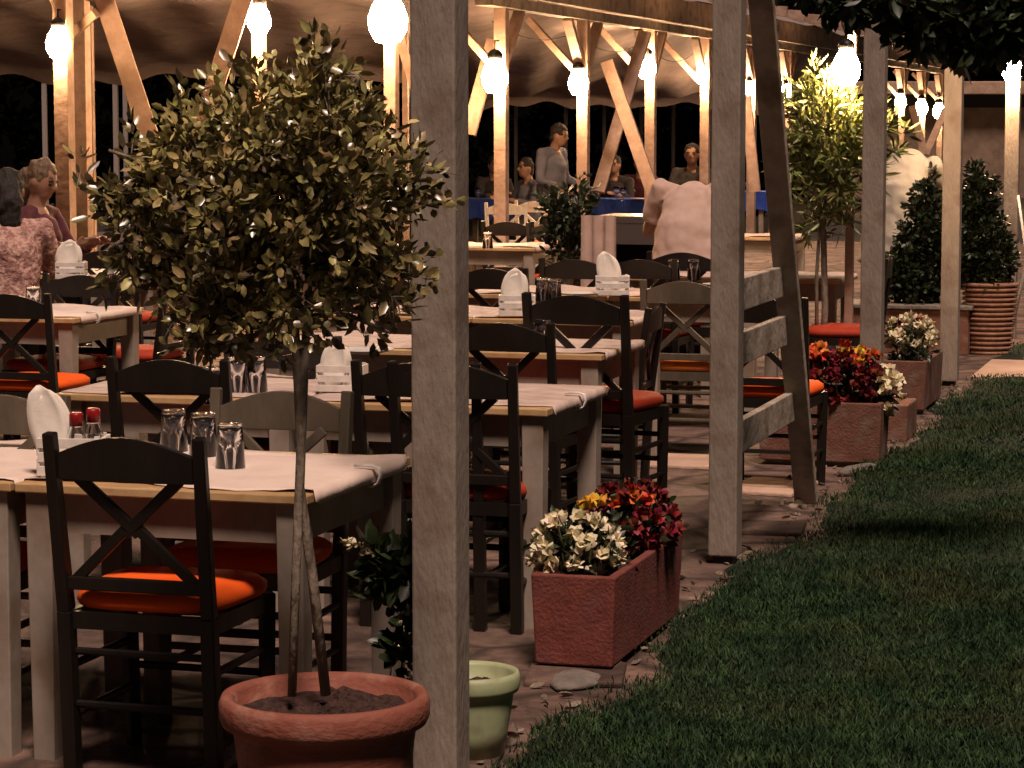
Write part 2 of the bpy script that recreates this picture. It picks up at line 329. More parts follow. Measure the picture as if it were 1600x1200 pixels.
# paving slabs that stand proud near the braced post
for i, (x, y, sx, sy, lb) in enumerate([(1205, 765, .34, .5, 'pale raised paving slab just right of the braced post'), (1070, 725, .34, .45, 'pale raised paving slab left of the braced post'), (1200, 830, .3, .3, 'broken paving slab by the foot of the diagonal brace'), (900, 1060, .3, .3, 'worn paving slab between green pot and red trough')]):
    b = MB(); b.box((0, 0, .012), (sx, sy, .024)); o = b.build('paving_slab', 'path_dust' if i < 2 else 'paving', bevel=.008); o.location = G(x, y); o.rotation_euler = (0, 0, -TH + .1 * (i - 1)); tag(o, lb, 'paving slab')
# ------------------------------------------------------------------ outer row of posts
def post(u, v, s, h, label, foot=False):
    t = empty('wooden_post', RC(u, v), -TH, label, 'post', 'square posts along the lawn edge')
    z0 = .035 if foot else .0
    m = MB(); m.bar((0, 0, z0), (0, 0, h), s, s); m.build('shaft', 'post_wood', t, bevel=.006)
    if foot:
        f = MB(); f.box((0, 0, .018), (s * .7, s * .7, .04)); f.build('foot', 'dark_metal', t)
    return t
def rail_line(v): pass
POSTV = -2.02
post(6.14, POSTV + .0, .118, 3.4, 'nearest thick square post, dividing the view beside the terracotta pot')
t = post(9.68, POSTV, .112, 3.3, 'square post with three rails and a leaning diagonal brace', True); t['category'] = 'post'
m = MB(); p0 = Vector((0, 1.62, 0)); p1 = Vector((0, .16, 2.75)); p0.x = .0
m.bar((.02, 1.66, -.0), (.02, .16, 2.75), .05, .125, up=(1, 0, 0)); 
m = MB(); m.bar((.03, 1.64, 0), (.03, .2, 2.7), .10, .045, up=(0, 0, 1)); m.build('brace', 'pale_board', t, bevel=.004)
for z0, y1 in ((1.035, 1.1), (.82, 1.2), (.47, 1.4)):
    m = MB(); m.box((-.0, (y1 + .04) / 2, z0), (.035, y1 - .06, .13)); m.build('rail', 'pale_board', t, bevel=.004)
post(13.40, POSTV, .112, 3.3, 'square post behind the red and yellow flowers')
post(16.78, POSTV, .115, 3.2, 'square post right of the white flower trough', True)
tE = post(20.65, POSTV, .112, 3.1, 'farthest edge post carrying a glowing lantern by the wicker basket')
# ------------------------------------------------------------------ lanterns
def bulb(loc, label, r=.07, power=1.0, facing=None):
    """frosted jar lantern hung on the camera side of a post"""
    t = empty('lantern', loc, -TH, label, 'lantern', 'glowing jar lanterns on the posts')
    m = MB(); m.lathe([(0, -r * 1.3), (r * .6, -r * 1.2), (r * .95, -r * .6), (r, 0), (r * .8, r * .6), (r * .5, r * 1.1), (r * .45, r * 1.3)], 20)
    bm_ = 'bulb_glass_%d' % int(r * 1000)
    if bm_ not in MATS: mat(bm_, (1, .8, .5), .3, emit=((1, .62, .33), LAMP_W / (math.pi * 4 * math.pi * r * r)))
    m.build('globe', bm_, t, smooth=True)
    m = MB(); m.lathe([(r * .55, r * 1.25), (r * .6, r * 1.6), (r * .3, r * 1.9), (0, r * 2)], 16); cp = m.build('cap', 'dark_metal', t, smooth=True)
    m = MB(); m.tube([(0, 0, r * 1.9), (0, .0, r * 2.6), (0, .12, r * 2.6)], .008, 6); m.build('bracket', 'dark_metal', cp)
    return t
# ------------------------------------------------------------------ inner pergola
def uv_at(x, y, Y):
    p = D(x, y, Y); return p.dot(dU), p.dot(cV), p.z
PV = -6.96
pg = empty('pergola', RC(23, PV), -TH, 'long timber pergola with V braces and glowing lanterns behind the tables', 'pergola')
def PL(u, dv, z): return Vector((dv, u - 23, z))
PU = [23.0, 25.95, 28.95, 31.9, 34.9, 37.6, 49.6, 52.6, 55.4]
for i, u in enumerate(PU):
    m = MB(); m.bar(PL(u, 0, 0), PL(u, 0, 2.78), .115, .115); m.build('post', 'beam_wood', pg, bevel=.005)
    for sgn in (-1, 1):
        if i == 0 and sgn < 0: continue
        m = MB(); m.bar(PL(u + sgn * .08, -.005, 2.28), PL(u + sgn * .62, -.005, 2.78), .07, .10, up=(1, 0, 0)); m.build('brace', 'beam_wood', pg, bevel=.004)
    # brace going across under the roof
    m = MB(); m.bar(PL(u, -.08, 2.25), PL(u, -.6, 2.8), .07, .09, up=(0, 1, 0)); m.build('brace', 'beam_wood', pg, bevel=.004)
m = MB(); m.bar(PL(22.4, .0, 2.83), PL(58, .0, 2.83), .14, .10); m.build('beam', 'pale_board', pg, bevel=.005)
m = MB(); m.bar(PL(21.5, .10, 3.04), PL(58, .10, 3.04), .06, .30); m.build('fascia', 'pale_board', pg, bevel=.005)
for i in range(22):
    m = MB(); u = 21.6 + i * 1.4; m.bar(PL(u, .35, 3.27), PL(u, -4.5, 3.6), .06, .14); m.build('rafter', 'beam_wood', pg, bevel=.004)
# crossed planks
for a, b, Ya, Yb in (((948, 95), (1025, 315), 27.4, 27.4), ((1008, 50), (935, 300), 28.3, 27.6), ((772, 62), (732, 210), 24.6, 24.5), ((1165, 150), (1180, 300), 33, 33), ((1425, 165), (1450, 260), 51, 51), ((1478, 170), (1440, 255), 51, 51)):
    A, B = D(*a, Ya), D(*b, Yb); la = PL(A.dot(dU), A.dot(cV) - PV, A.z); lb_ = PL(B.dot(dU), B.dot(cV) - PV, B.z)
    m = MB(); m.bar(la, lb_, .14, .05, up=(0, -1, 0)); m.build('crossed_plank', 'beam_wood', pg, bevel=.004)
for i, (hz, pw, r, lb) in enumerate([(2.15, 1.3, .125, 'large lantern on the pergola post nearest the thick square post'), (2.14, 1.1, .105, 'lantern on the second pergola post, above the standing man'), (2.36, 1, .11, 'lantern on the third pergola post, beside crossed planks'), (2.32, .9, .085, 'lantern left of the braced square post'),
        (2.2, .8, .07, 'small lantern just left of the lit potted tree crown'), (2.2, .7, .07, 'lantern seen through the tree crown on a far pergola post'), (2.15, .8, .11, 'lantern in the far cluster, leftmost of three'), (2.05, .8, .13, 'lantern in the far cluster, middle of three'), (2.0, .8, .13, 'lantern in the far cluster, rightmost beside the dark post')]):
    bulb(RC(PU[i] - .17 - r * .3, PV, hz), lb, r, pw)
# sagging lamp cord along the pergola
m = MB(); pts = []
for k in range(5):
    for q in range(8):
        w_ = q / 8; pts.append(PL(PU[k] + (PU[k + 1] - PU[k]) * w_, -.09, 2.66 - .5 * w_ * (1 - w_) * (1 + .3 * (k % 3)) ) + Vector((0, 0, 0)))
m.tube(pts, .005, 5); o = m.build('lamp_cord', 'cloth_dark', smooth=True); o.location = pg.location; o.rotation_euler = pg.rotation_euler; tag(o, 'black cord sagging from post to post under the pergola beam', 'cord')
# thin posts/planks at left: second timber frame carrying the canvas
lf = empty('timber_frame', (0, 0, 0), 0, 'timber frame of slim posts and slanted planks holding the canvas at left', 'timber frame')
def lpost(x, Y, s, ztop=3.1): 
    p = D(x, 195, Y); m = MB(); m.bar((p.x, p.y, 0), (p.x, p.y, ztop), s, s, up=(math.sin(TH), math.cos(TH), 0)); m.build('post', 'beam_wood', lf, bevel=.004); return p
lpost(101, 19.7, .118); lpost(130, 21.5, .11); lpost(143, 22.2, .05); lpost(406, 21, .095); lpost(612, 21, .10); lpost(634, 23, .05)
for a, b, Y, w in (((150, -40), (250, 262), 20.2, .15), ((398, -60), (318, 190), 20.6, .15), ((88, -60), (104, 45), 19.6, .08), ((150, 20), (105, 60), 19.9, .07), ((622, 50), (660, 180), 21.6, .08), ((60, -60), (92, 20), 20, .06)):
    m = MB(); m.bar(D(*a, Y), D(*b, Y + .3), w, .05, up=(0, -1, 0)); m.build('slanted_plank', 'beam_wood', lf, bevel=.004)
m = MB(); m.bar(D(-260, -45, 19.7), D(760, -45, 21.8), .14, .16); m.build('beam', 'beam_wood', lf, bevel=.004)
for x, y, Y, r, pw, lb in ((91, 66, 19.6, .095, 1.5, 'big lantern on the leftmost slim post, above the seated guests'), (405, 30, 20.8, .095, 2, 'lantern peeking over the top of the potted tree'), (606, 28, 20.75, .16, 2.4, 'largest brightest lantern, just left of the thick square post')):
    bulb(D(x, y, Y), lb, r, pw)
bulb(D(1322, 105, 15.2), 'large bright lantern above the lit tree, beside the square post', .085, 1.0)
lp = empty('lantern_pole', D(1330, 195, 15.5).xy.to_3d(), -TH, 'slim lantern pole hidden behind the lit potted tree', 'pole')
m = MB(); m.bar((0, 0, 0), (0, 0, 2.5), .05, .05); m.build('pole', 'beam_wood', lp, bevel=.004)
bulb(RC(20.65 - .15, POSTV, 2.14), 'lantern on the far edge post at the right', .08, 1.5)
# canvas ceiling
def canvas(name, X0, X1, fY0, fY1, fz, label, nx=90, ny=40):
    m = MB(); vs = []
    for i in range(nx + 1):
        X = X0 + (X1 - X0) * i / nx
        for j in range(ny + 1):
            s = j / ny; Y = fY0(X) + (fY1(X) - fY0(X)) * s; vs.append((X, Y + .12 * noise2(X, s * 2), fz(X, s, Y)))
        # hanging valance
        Y = fY1(X); z = fz(X, 1, Y); vs.append((X, Y + .03, z - .13 - .012 * math.sin(X * 7) - .015 * noise2(X * 2, 0)))
    k = ny + 2
    m.add(vs, [(i * k + j, (i + 1) * k + j, (i + 1) * k + j + 1, i * k + j + 1) for i in range(nx) for j in range(k - 1)])
    return tag(m.build(name, 'canvas', smooth=True), label, 'canopy')
canvas('canvas_canopy', -9, -.5, lambda X: 17.5, lambda X: 29, lambda X, s, Y: 3.02 - .66 * s ** 1.1 + .05 * noise2(X * 1.6, s * 5) + .05 * abs(math.sin(X * .9 + 1)) * (s > .9) - .06 * abs(math.sin(s * 8 + X * .2)) + .02 * math.sin(X * 8 + 2 * s), 'sagging pale canvas ceiling over the left tables, lit from below')
def ynear(X): return max(21, (X + 7.265) / .2982 + .3)
canvas('canvas_canopy', -1.3, 6.2, ynear, lambda X: max(38, ynear(X) + 2), lambda X, s, Y: 3.2 - 1.1 * s ** .9 + .09 * noise2(X * 1.5, s * 6) - .07 * abs(math.sin(s * 9 + X * .3)) + .03 * math.sin(X * 9 + 3 * s), 'wavy canvas ceiling behind the pergola posts, above the standing man')
# roof cloth over the pergola fascia
m = MB(); vs = []; nx = 60
for i in range(nx + 1):
    u = 21 + 36 * i / nx
    for j in range(7): vs.append(RC(u, PV + .45 - j * 1.1, 3.36 + j * .10 + .04 * noise2(u, j) - (.25 if j == 0 else 0)))
m.add(vs, [(i * 7 + j, (i + 1) * 7 + j, (i + 1) * 7 + j + 1, i * 7 + j + 1) for i in range(nx) for j in range(6)])
tag(m.build('canvas_canopy', 'canvas', smooth=True), 'canvas roof stretched over the top of the long pergola', 'canopy')
# thin pale posts far behind
for x, y0, Y, s, lb in ((70, 118, 33, .07, 'thin pale post behind the seated guests'), (181, 118, 34, .12, 'wide pale post left of the potted tree crown'), (196, 118, 36, .07, 'slim pale post next to the wide one'), (806, 165, 44, .10, 'pale far post behind the nearest pergola post'),
        (884, 165, 43, .08, 'pale far post directly behind the standing man'), (944, 165, 44, .11, 'pale far post between two pergola posts'), (1002, 165, 45, .10, 'pale far post behind the crossed planks'), (1052, 165, 45, .12, 'pale far post above the leaning waiter')):
    p = D(x, 195, Y); b = MB(); b.bar((0, 0, 0), (0, 0, 2.25), s, .06); b.box((0, 0, 2.27), (s * 1.6, .1, .04)); o = b.build('tent_pole', 'pole_grey', bevel=.004); o.location = (p.x, p.y, 0); tag(o, lb, 'pole', 'thin pale poles at the back of the canopy')
# back building
bb = empty('back_building', RC(46, -9), -TH, 'tan plastered hut with a dark window band at far right', 'building')
p0 = D(1300, 195, 60); bb.location = (p0.x, p0.y, 0); bb.rotation_euler = (0, 0, 0)
m = MB(); m.box((3, 2, 1.05), (7, 4, 2.1)); m.build('wall', 'plaster', bb)
m = MB(); m.box((3, 2.1, 2.25), (7, 3.6, .3)); m.build('window_band', 'dark_metal', bb)
m = MB(); m.box((3, 1.9, 2.55), (7.8, 4.8, .3)); m.build('roof', 'beam_wood', bb, bevel=.02)
# ------------------------------------------------------------------ table
def make_table(w, dp, label):
    t = empty('dining_table', (0, 0, 0), 0, label, 'table', 'pale painted dining tables')
    m = MB(); m.box((0, 0, .7425), (w, dp, .025)); m.build('tabletop', 'top_wood', t, bevel=.004)
    a = .058
    for s in (-1, 1):
        m = MB(); m.box((0, s * (dp / 2 - a), .675), (w - 2 * a - .075, .022, .11)); m.build('apron', 'table_paint', t)
        m = MB(); m.box((s * (w / 2 - a), 0, .675), (.022, dp - 2 * a - .075, .11)); m.build('apron', 'table_paint', t)
        for q in (-1, 1):
            m = MB(); m.bar((s * (w / 2 - a), q * (dp / 2 - a), .73), (s * (w / 2 - a), q * (dp / 2 - a), 0), .076, .076, w2=.062, h2=.062); m.build('leg', 'table_paint', t, bevel=.004)
    return t
def make_paper(w, dp, seed, label):
    nx, ny = 26, 22; vs = []; rr = random.Random(seed); ph = rr.uniform(0, 9)
    hw, hd = w / 2 + .035, dp / 2 - .05
    for i in range(nx + 1):
        for j in range(ny + 1):
            x = (-1 + 2 * i / nx) * hw; y = (-1 + 2 * j / ny) * hd + (.016 * math.sin(i * .45 + ph) + .018 * math.sin(i * .17 + ph * 2) + .006 * math.sin(i * 1.9)) * max(.15, 1 - j * .25)
            z = .7565 + .009 * abs(noise2(x * 6 + ph, y * 6)) * (1 - .6 * (abs(x) > hw * .9)) + (.010 * max(0, math.sin(x * 9 + ph)) if j in (0, ny) else 0)
            if abs(x) > w / 2 + .004: z -= (abs(x) - w / 2 + .0) * .9 ; x = math.copysign(w / 2 + .008, x)
            vs.append((x, y, z))
    m = MB(); k = ny + 1; m.add(vs, [(i * k + j, (i + 1) * k + j, (i + 1) * k + j + 1, i * k + j + 1) for i in range(nx) for j in range(ny)])
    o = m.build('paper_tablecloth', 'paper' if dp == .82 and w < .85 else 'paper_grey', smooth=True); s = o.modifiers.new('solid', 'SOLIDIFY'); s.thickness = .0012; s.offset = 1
    return tag(o, label, 'tablecloth', 'paper cloths on the tables')
TPROTO = {}; CLIP = [None]
def clip(loc, rz, label):
    if CLIP[0] is None:
        m = MB(); pts = [(-.05, 0, .012), (0, 0, .014), (.018, 0, .008), (.024, 0, -.012), (.018, 0, -.034), (0, 0, -.044), (-.02, 0, -.038)]
        m.tube(pts, [.004] * 7, 6)
        for k in range(7): pass
        o = m.build('tablecloth_clip', 'clip', smooth=True); o.scale = (1, 3, 1); tag(o, label, 'clip', 'white clips holding the paper cloths'); CLIP[0] = o
    else:
        o = CLIP[0].copy(); COL.objects.link(o); o['label'] = label
    o.location = loc; o.rotation_euler = (0, 0, rz)
def table_row(px, nums, w, dp, names, papers, clips=None, gap=.012, cloth='paper'):
    N = G(*px, .755)
    for k in range(nums):
        c = N - cV * (w / 2 + k * (w + gap)) + dU * dp / 2; c.z = 0; key = (round(w, 2), round(dp, 2))
        if key not in TPROTO: TPROTO[key] = make_table(w, dp, names[k]); o = TPROTO[key]; o.location = c; o.rotation_euler = (0, 0, -TH)
        else: copy_tree(TPROTO[key], c, -TH, names[k])
        if papers:
            p = make_paper(w, dp, px[0] + k, papers[k]); p.location = c; p.rotation_euler = (0, 0, -TH)
    if clips:
        for (s, lb) in clips: clip(N + dU * dp * s + Vector((0, 0, .002)), -TH, lb)
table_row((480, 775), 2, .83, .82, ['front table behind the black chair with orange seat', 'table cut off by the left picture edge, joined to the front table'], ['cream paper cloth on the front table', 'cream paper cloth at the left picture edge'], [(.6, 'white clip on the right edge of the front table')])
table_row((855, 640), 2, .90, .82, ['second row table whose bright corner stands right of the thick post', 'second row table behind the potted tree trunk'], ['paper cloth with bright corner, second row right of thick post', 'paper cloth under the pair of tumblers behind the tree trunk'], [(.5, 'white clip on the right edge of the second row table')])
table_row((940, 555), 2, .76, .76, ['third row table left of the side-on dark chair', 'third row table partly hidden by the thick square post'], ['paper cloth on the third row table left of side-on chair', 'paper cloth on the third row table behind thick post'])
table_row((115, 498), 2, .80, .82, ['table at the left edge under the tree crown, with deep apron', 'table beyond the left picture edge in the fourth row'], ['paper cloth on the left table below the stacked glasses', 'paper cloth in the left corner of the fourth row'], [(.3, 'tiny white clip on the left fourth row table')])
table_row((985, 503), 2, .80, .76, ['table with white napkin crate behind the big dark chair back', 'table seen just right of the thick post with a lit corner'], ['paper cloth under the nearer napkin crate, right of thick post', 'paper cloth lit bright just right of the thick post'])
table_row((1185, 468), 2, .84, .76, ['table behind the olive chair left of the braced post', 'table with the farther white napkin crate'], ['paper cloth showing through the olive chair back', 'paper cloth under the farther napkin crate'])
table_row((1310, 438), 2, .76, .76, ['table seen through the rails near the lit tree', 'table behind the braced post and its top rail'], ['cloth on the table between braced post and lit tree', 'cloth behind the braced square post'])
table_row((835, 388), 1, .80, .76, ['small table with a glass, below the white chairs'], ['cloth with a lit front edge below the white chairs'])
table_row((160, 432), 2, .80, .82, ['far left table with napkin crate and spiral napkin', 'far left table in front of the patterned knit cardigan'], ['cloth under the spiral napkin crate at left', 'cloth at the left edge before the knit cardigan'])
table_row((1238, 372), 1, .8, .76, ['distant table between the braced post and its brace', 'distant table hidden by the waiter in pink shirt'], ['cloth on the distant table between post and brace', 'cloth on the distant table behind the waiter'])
# blue tables far back
def blue_table(px, w, dp, label):
    N = G(*px, .76); c = N - cV * w / 2 + dU * dp / 2; t = empty('draped_table', (c.x, c.y, 0), -TH, label, 'table', 'tables with blue cloths far behind')
    m = MB(); m.box((0, 0, .74), (w, dp, .03)); m.build('tabletop', 'top_wood', t)
    for s in (-1, 1):
        for q in (-1, 1): m = MB(); m.bar((s * (w / 2 - .06), q * (dp / 2 - .06), .725), (s * (w / 2 - .06), q * (dp / 2 - .06), 0), .06, .06); m.build('leg', 'table_paint', t)
    m = MB(); n = 40; vs = []
    for k in range(n):
        a = 2 * math.pi * k / n; cx, sy = math.cos(a), math.sin(a); f = 1 / max(abs(cx), abs(sy)); X, Y = cx * f * (w / 2 + .01), sy * f * (dp / 2 + .01)
        wv = 1 + .035 * math.sin(k * 2.3); vs += [(X, Y, .762), (X * wv, Y * wv, .50 + .03 * math.sin(k * 1.7))]
    m.add(vs, [(2 * k, 2 * ((k + 1) % n), 2 * ((k + 1) % n) + 1, 2 * k + 1) for k in range(n)] + [tuple(2 * k for k in range(n))])
    o = m.build('blue_tablecloth', 'blue_cloth'); o.location = t.location; o.rotation_euler = t.rotation_euler; tag(o, 'blue cloth on the ' + label.split('table ')[-1] + ' far table', 'tablecloth')
blue_table((862, 312), 1.3, .8, 'far table left of the standing man')
blue_table((1028, 312), 1.1, .8, 'far table before the crossed planks')
blue_table((1195, 300), 1.2, .8, 'far table behind the braced post')
for o in [o for o in bpy.data.objects if o.name.startswith('blue_tablecloth')]:
    pass
for o, lb in zip(sorted([o for o in bpy.data.objects if o.name.startswith('blue_tablecloth')], key=lambda o: o.location.x), ['blue cloth on the far table left of the standing man', 'blue cloth on the far table before the crossed planks', 'blue cloth on the far table behind the braced post']): o['label'] = lb
# service counter
sc_ = empty('service_counter', Vector((D(1045, 195, 18.4).x, 18.4, 0)), -TH, 'service counter with pale draped side, open dark front and steel top', 'counter')
m = MB(); m.box((0, 0, 1.03), (.95, .6, .05)); m.build('countertop', 'steel', sc_, bevel=.005)
m = MB(); m.box((0, -.28, .93), (.93, .03, .15)); m.build('drawer_front', 'steel', sc_, bevel=.004)
m = MB(); m.box((0, .27, .5), (.92, .03, 1.0)); m.build('back_panel', 'dark_wood', sc_)
m = MB(); m.box((.0, 0, .3), (.86, .5, .03)); m.build('shelf', 'dark_wood', sc_)
for s in (-1, 1):
    m = MB(); m.box((s * .455, 0, .5), (.03, .58, 1.0)); m.build('side_panel', 'dark_wood', sc_)
m = MB(); vs = []
for i in range(13):
    x = -.56 + .26 * i / 12; y = -.325 - .02 * math.sin(i * 1.6); vs += [(x, y, 1.06), (x * (1 + .02 * math.sin(i)), y - .01, .25)]
m.add(vs, [(2 * i, 2 * i + 2, 2 * i + 3, 2 * i + 1) for i in range(12)]); o = m.build('hanging_cloth', 'shirt_pink', None, smooth=True); o.location = sc_.location; o.rotation_euler = sc_.rotation_euler; tag(o, 'pale cloth hanging over the left of the service counter', 'cloth')
# ------------------------------------------------------------------ chairs
def make_chair(label, frame, cushion):
    t = empty('dining_chair', (0, 0, 0), 0, label, 'chair', 'cross-back taverna chairs')
    w = .20; yb = 0.0        # origin: floor under the middle of the backrest, sitter faces +y
    for s in (-1, 1):
        m = MB(); m.bar((s * w, .045, 0), (s * w, .02, .45), .038, .042); m.bar((s * w, .02, .45), (s * w * 1.03, -.045, .92), .036, .040, w2=.032, h2=.030); m.build('back_post', frame, t, bevel=.004)
        m = MB(); m.bar((s * w * .98, .41, .0), (s * w * 1.02, .40, .45), .034, .034, w2=.04, h2=.04); m.build('leg', frame, t, bevel=.004)
        for z in (.17, .30):
            m = MB(); m.tube([(s * w, .05, z), (s * w, .40, z)], .011, 8); m.build('stretcher', frame, t)
    for y, z in ((.04, .2), (.04, .34), (.405, .23), (.405, .33)):
        m = MB(); m.tube([(-w, y, z), (w, y, z)], .011, 8); m.build('stretcher', frame, t)
    m = MB(); nx = 16; vs = []
    for i in range(nx + 1):
        x = -.187 + .374 * i / nx; zt = .868 + .047 * math.cos(x / .187 * math.pi / 2)
        for z in (zt, .80):
            for q in (-.011, .011): vs.append((x, q - .030 - .05 * (z - .8) - .016 * (1 - (x / .187) ** 2), z))
    m.add(vs, [(4 * i + a, 4 * i + 4 + a, 4 * i + 4 + b, 4 * i + b) for i in range(nx) for a, b in ((0, 1), (1, 3), (3, 2), (2, 0))] + [(0, 1, 3, 2), (4 * nx, 4 * nx + 2, 4 * nx + 3, 4 * nx + 1)]); m.build('crest_rail', frame, t, bevel=.002)
    m = MB(); m.bar((-.14, -.020, .805), (.02, .0, .66), .030, .018, up=(0, 1, 0)); m.bar((.14, -.020, .805), (-.02, .0, .66), .030, .018, up=(0, 1, 0))
    m.bar((-.0, -.003, .69), (-.165, .015, .535), .028, .018, up=(0, 1, 0)); m.bar((.0, -.003, .69), (.165, .015, .535), .028, .018, up=(0, 1, 0)); m.build('cross_slats', frame, t, bevel=.003)
    m = MB(); m.box((0, .012, .525), (.38, .022, .035)); m.build('lower_rail', frame, t, bevel=.003)
    m = MB()
    for a, b in (((-w, .03), (w, .03)), ((-w, .40), (w, .40)), ((-w, .03), (-w, .40)), ((w, .03), (w, .40))): m.bar((*a, .425), (*b, .425), .024, .045)
    sf = m.build('seat_frame', frame, t)
    m = MB(); out = []
    for k in range(28):
        a = 2 * math.pi * k / 28; cx, sy = math.cos(a), math.sin(a); e = 4.5; r = (abs(cx) ** e + abs(sy) ** e) ** (-1 / e); out.append((cx * r * (.212 + .012 * sy), sy * r * .205 + .232))
    vs = []; lv = [(.90, .450), (1.0, .456), (1.03, .47), (1.02, .487), (.93, .503), (.6, .512), (.0, .515)]
    for f, z in lv: vs += [((x) * f, (y - .232) * f + .232, z) for x, y in out]
    m.add(vs, [(i * 28 + k, i * 28 + (k + 1) % 28, (i + 1) * 28 + (k + 1) % 28, (i + 1) * 28 + k) for i in range(len(lv) - 1) for k in range(28)]); m.build('cushion', cushion, sf, smooth=True)
    return t
CP = {}; CR = random.Random(5)
def chair(x, y, face, label, frame='dark_wood', cushion='orange_vinyl', by='crest', sc=1.0, dY=0):
    key = (frame, cushion); rz = {'away': -TH, 'toward': -TH + math.pi, 'left': -TH + math.pi / 2, 'right': -TH - math.pi / 2}.get(face, face if not isinstance(face, str) else 0)
    fw = Vector((-math.sin(rz), math.cos(rz), 0))
    if by == 'crest': p = G(x, y, .91 * sc)
    elif by == 'seat': p = G(x, y, .5 * sc) - fw * .23
    p.z = 0; p.y += dY; rz += CR.uniform(-.07, .07) if CP else 0
    if key not in CP:
        CP[key] = make_chair(label, frame, cushion); o = CP[key]; o.location = p; o.rotation_euler = (0, 0, rz); o.scale = (sc,) * 3
    else: copy_tree(CP[key], p, rz, label, sc=sc)
chair(205, 683, 'away', 'nearest black chair with bright orange seat in front of the front table', sc=1.0)
chair(270, 562, 'away', 'black chair back seen beyond the front table, before the second row', cushion='red_vinyl')
chair(432, 616, 'toward', 'dark chair coloured a lit grey brown at the far side of the front table', 'grey_lit_wood')
chair(-12, 622, 'toward', 'dark chair coloured a lit grey brown at the left edge behind the front tables', 'grey_lit_wood')
chair(655, 567, 'away', 'dark chair left of the thick post with orange seat edge showing', cushion='red_vinyl')
chair(712, 569, 'away', 'dark chair mostly hidden behind the thick square post', cushion='red_vinyl')
chair(445, 528, -TH + .15, 'dark chair back behind the tree trunk, before the third row', cushion='red_vinyl')
chair(790, 505, 'away', 'dark chair directly right of the thick post, before the third row', cushion='red_vinyl')
chair(905, 462, -TH - .12, 'big dark arched chair back in the middle of the terrace', cushion='red_vinyl', sc=1.08)
chair(1022, 495, 'left', 'dark chair seen side-on at the end of the third row, red seat', cushion='red_vinyl', sc=.95, dY=.6)
chair(1070, 440, 'away', 'olive chair with cross back and amber seat left of the braced post', 'grey_lit_wood', 'amber_vinyl')
chair(1068, 395, 'away', 'dark chair just below the waiter in the pink shirt', cushion='red_vinyl')
chair(902, 406, 'away', 'dark chair left of the farther napkin crate', cushion='red_vinyl')
chair(1003, 406, 'away', 'dark chair right of the farther napkin crate', cushion='red_vinyl')
chair(120, 432, 'toward', 'dark chair beyond the left fourth row table, beside stacked glasses', cushion='red_vinyl')
chair(168, 392, 'away', 'dark chair right of the spiral napkin at left', cushion='red_vinyl')
chair(18, 460, 'away', 'dark chair at the left edge before the fourth row table', cushion='orange_vinyl')
chair(70, 372, 'away', 'grey cross-back chair beneath the knit cardigan', 'grey_lit_wood')
chair(215, 545, 'left', 'dark chair with red seat under the tree crown at left', cushion='red_vinyl', by='seat')
chair(1205, 598, 'away', 'dark chair with orange seat seen between the lower rails', cushion='orange_vinyl', by='seat')
chair(1316, 510, 'left', 'dark chair with dark red seat left of the third edge post', cushion='red_vinyl', by='seat')
chair(795, 347, 'away', 'dark chair just before the two white chairs', cushion='red_vinyl')
chair(866, 350, 'away', 'dark chair right of the white chairs, by the leafy plant', cushion='red_vinyl')
chair(792, 318, 'away', 'white chair at the foot of the nearest pergola post', 'white_wood', 'amber_vinyl')
chair(838, 315, 'away', 'white chair to the right of its white twin', 'white_wood', 'amber_vinyl')
chair(580, 440, 'away', 'dark chair behind the lower crown of the potted tree', cushion='red_vinyl')
chair(770, 420, 'away', 'dark chair right of the thick post near the nearer napkin crate', cushion='red_vinyl')
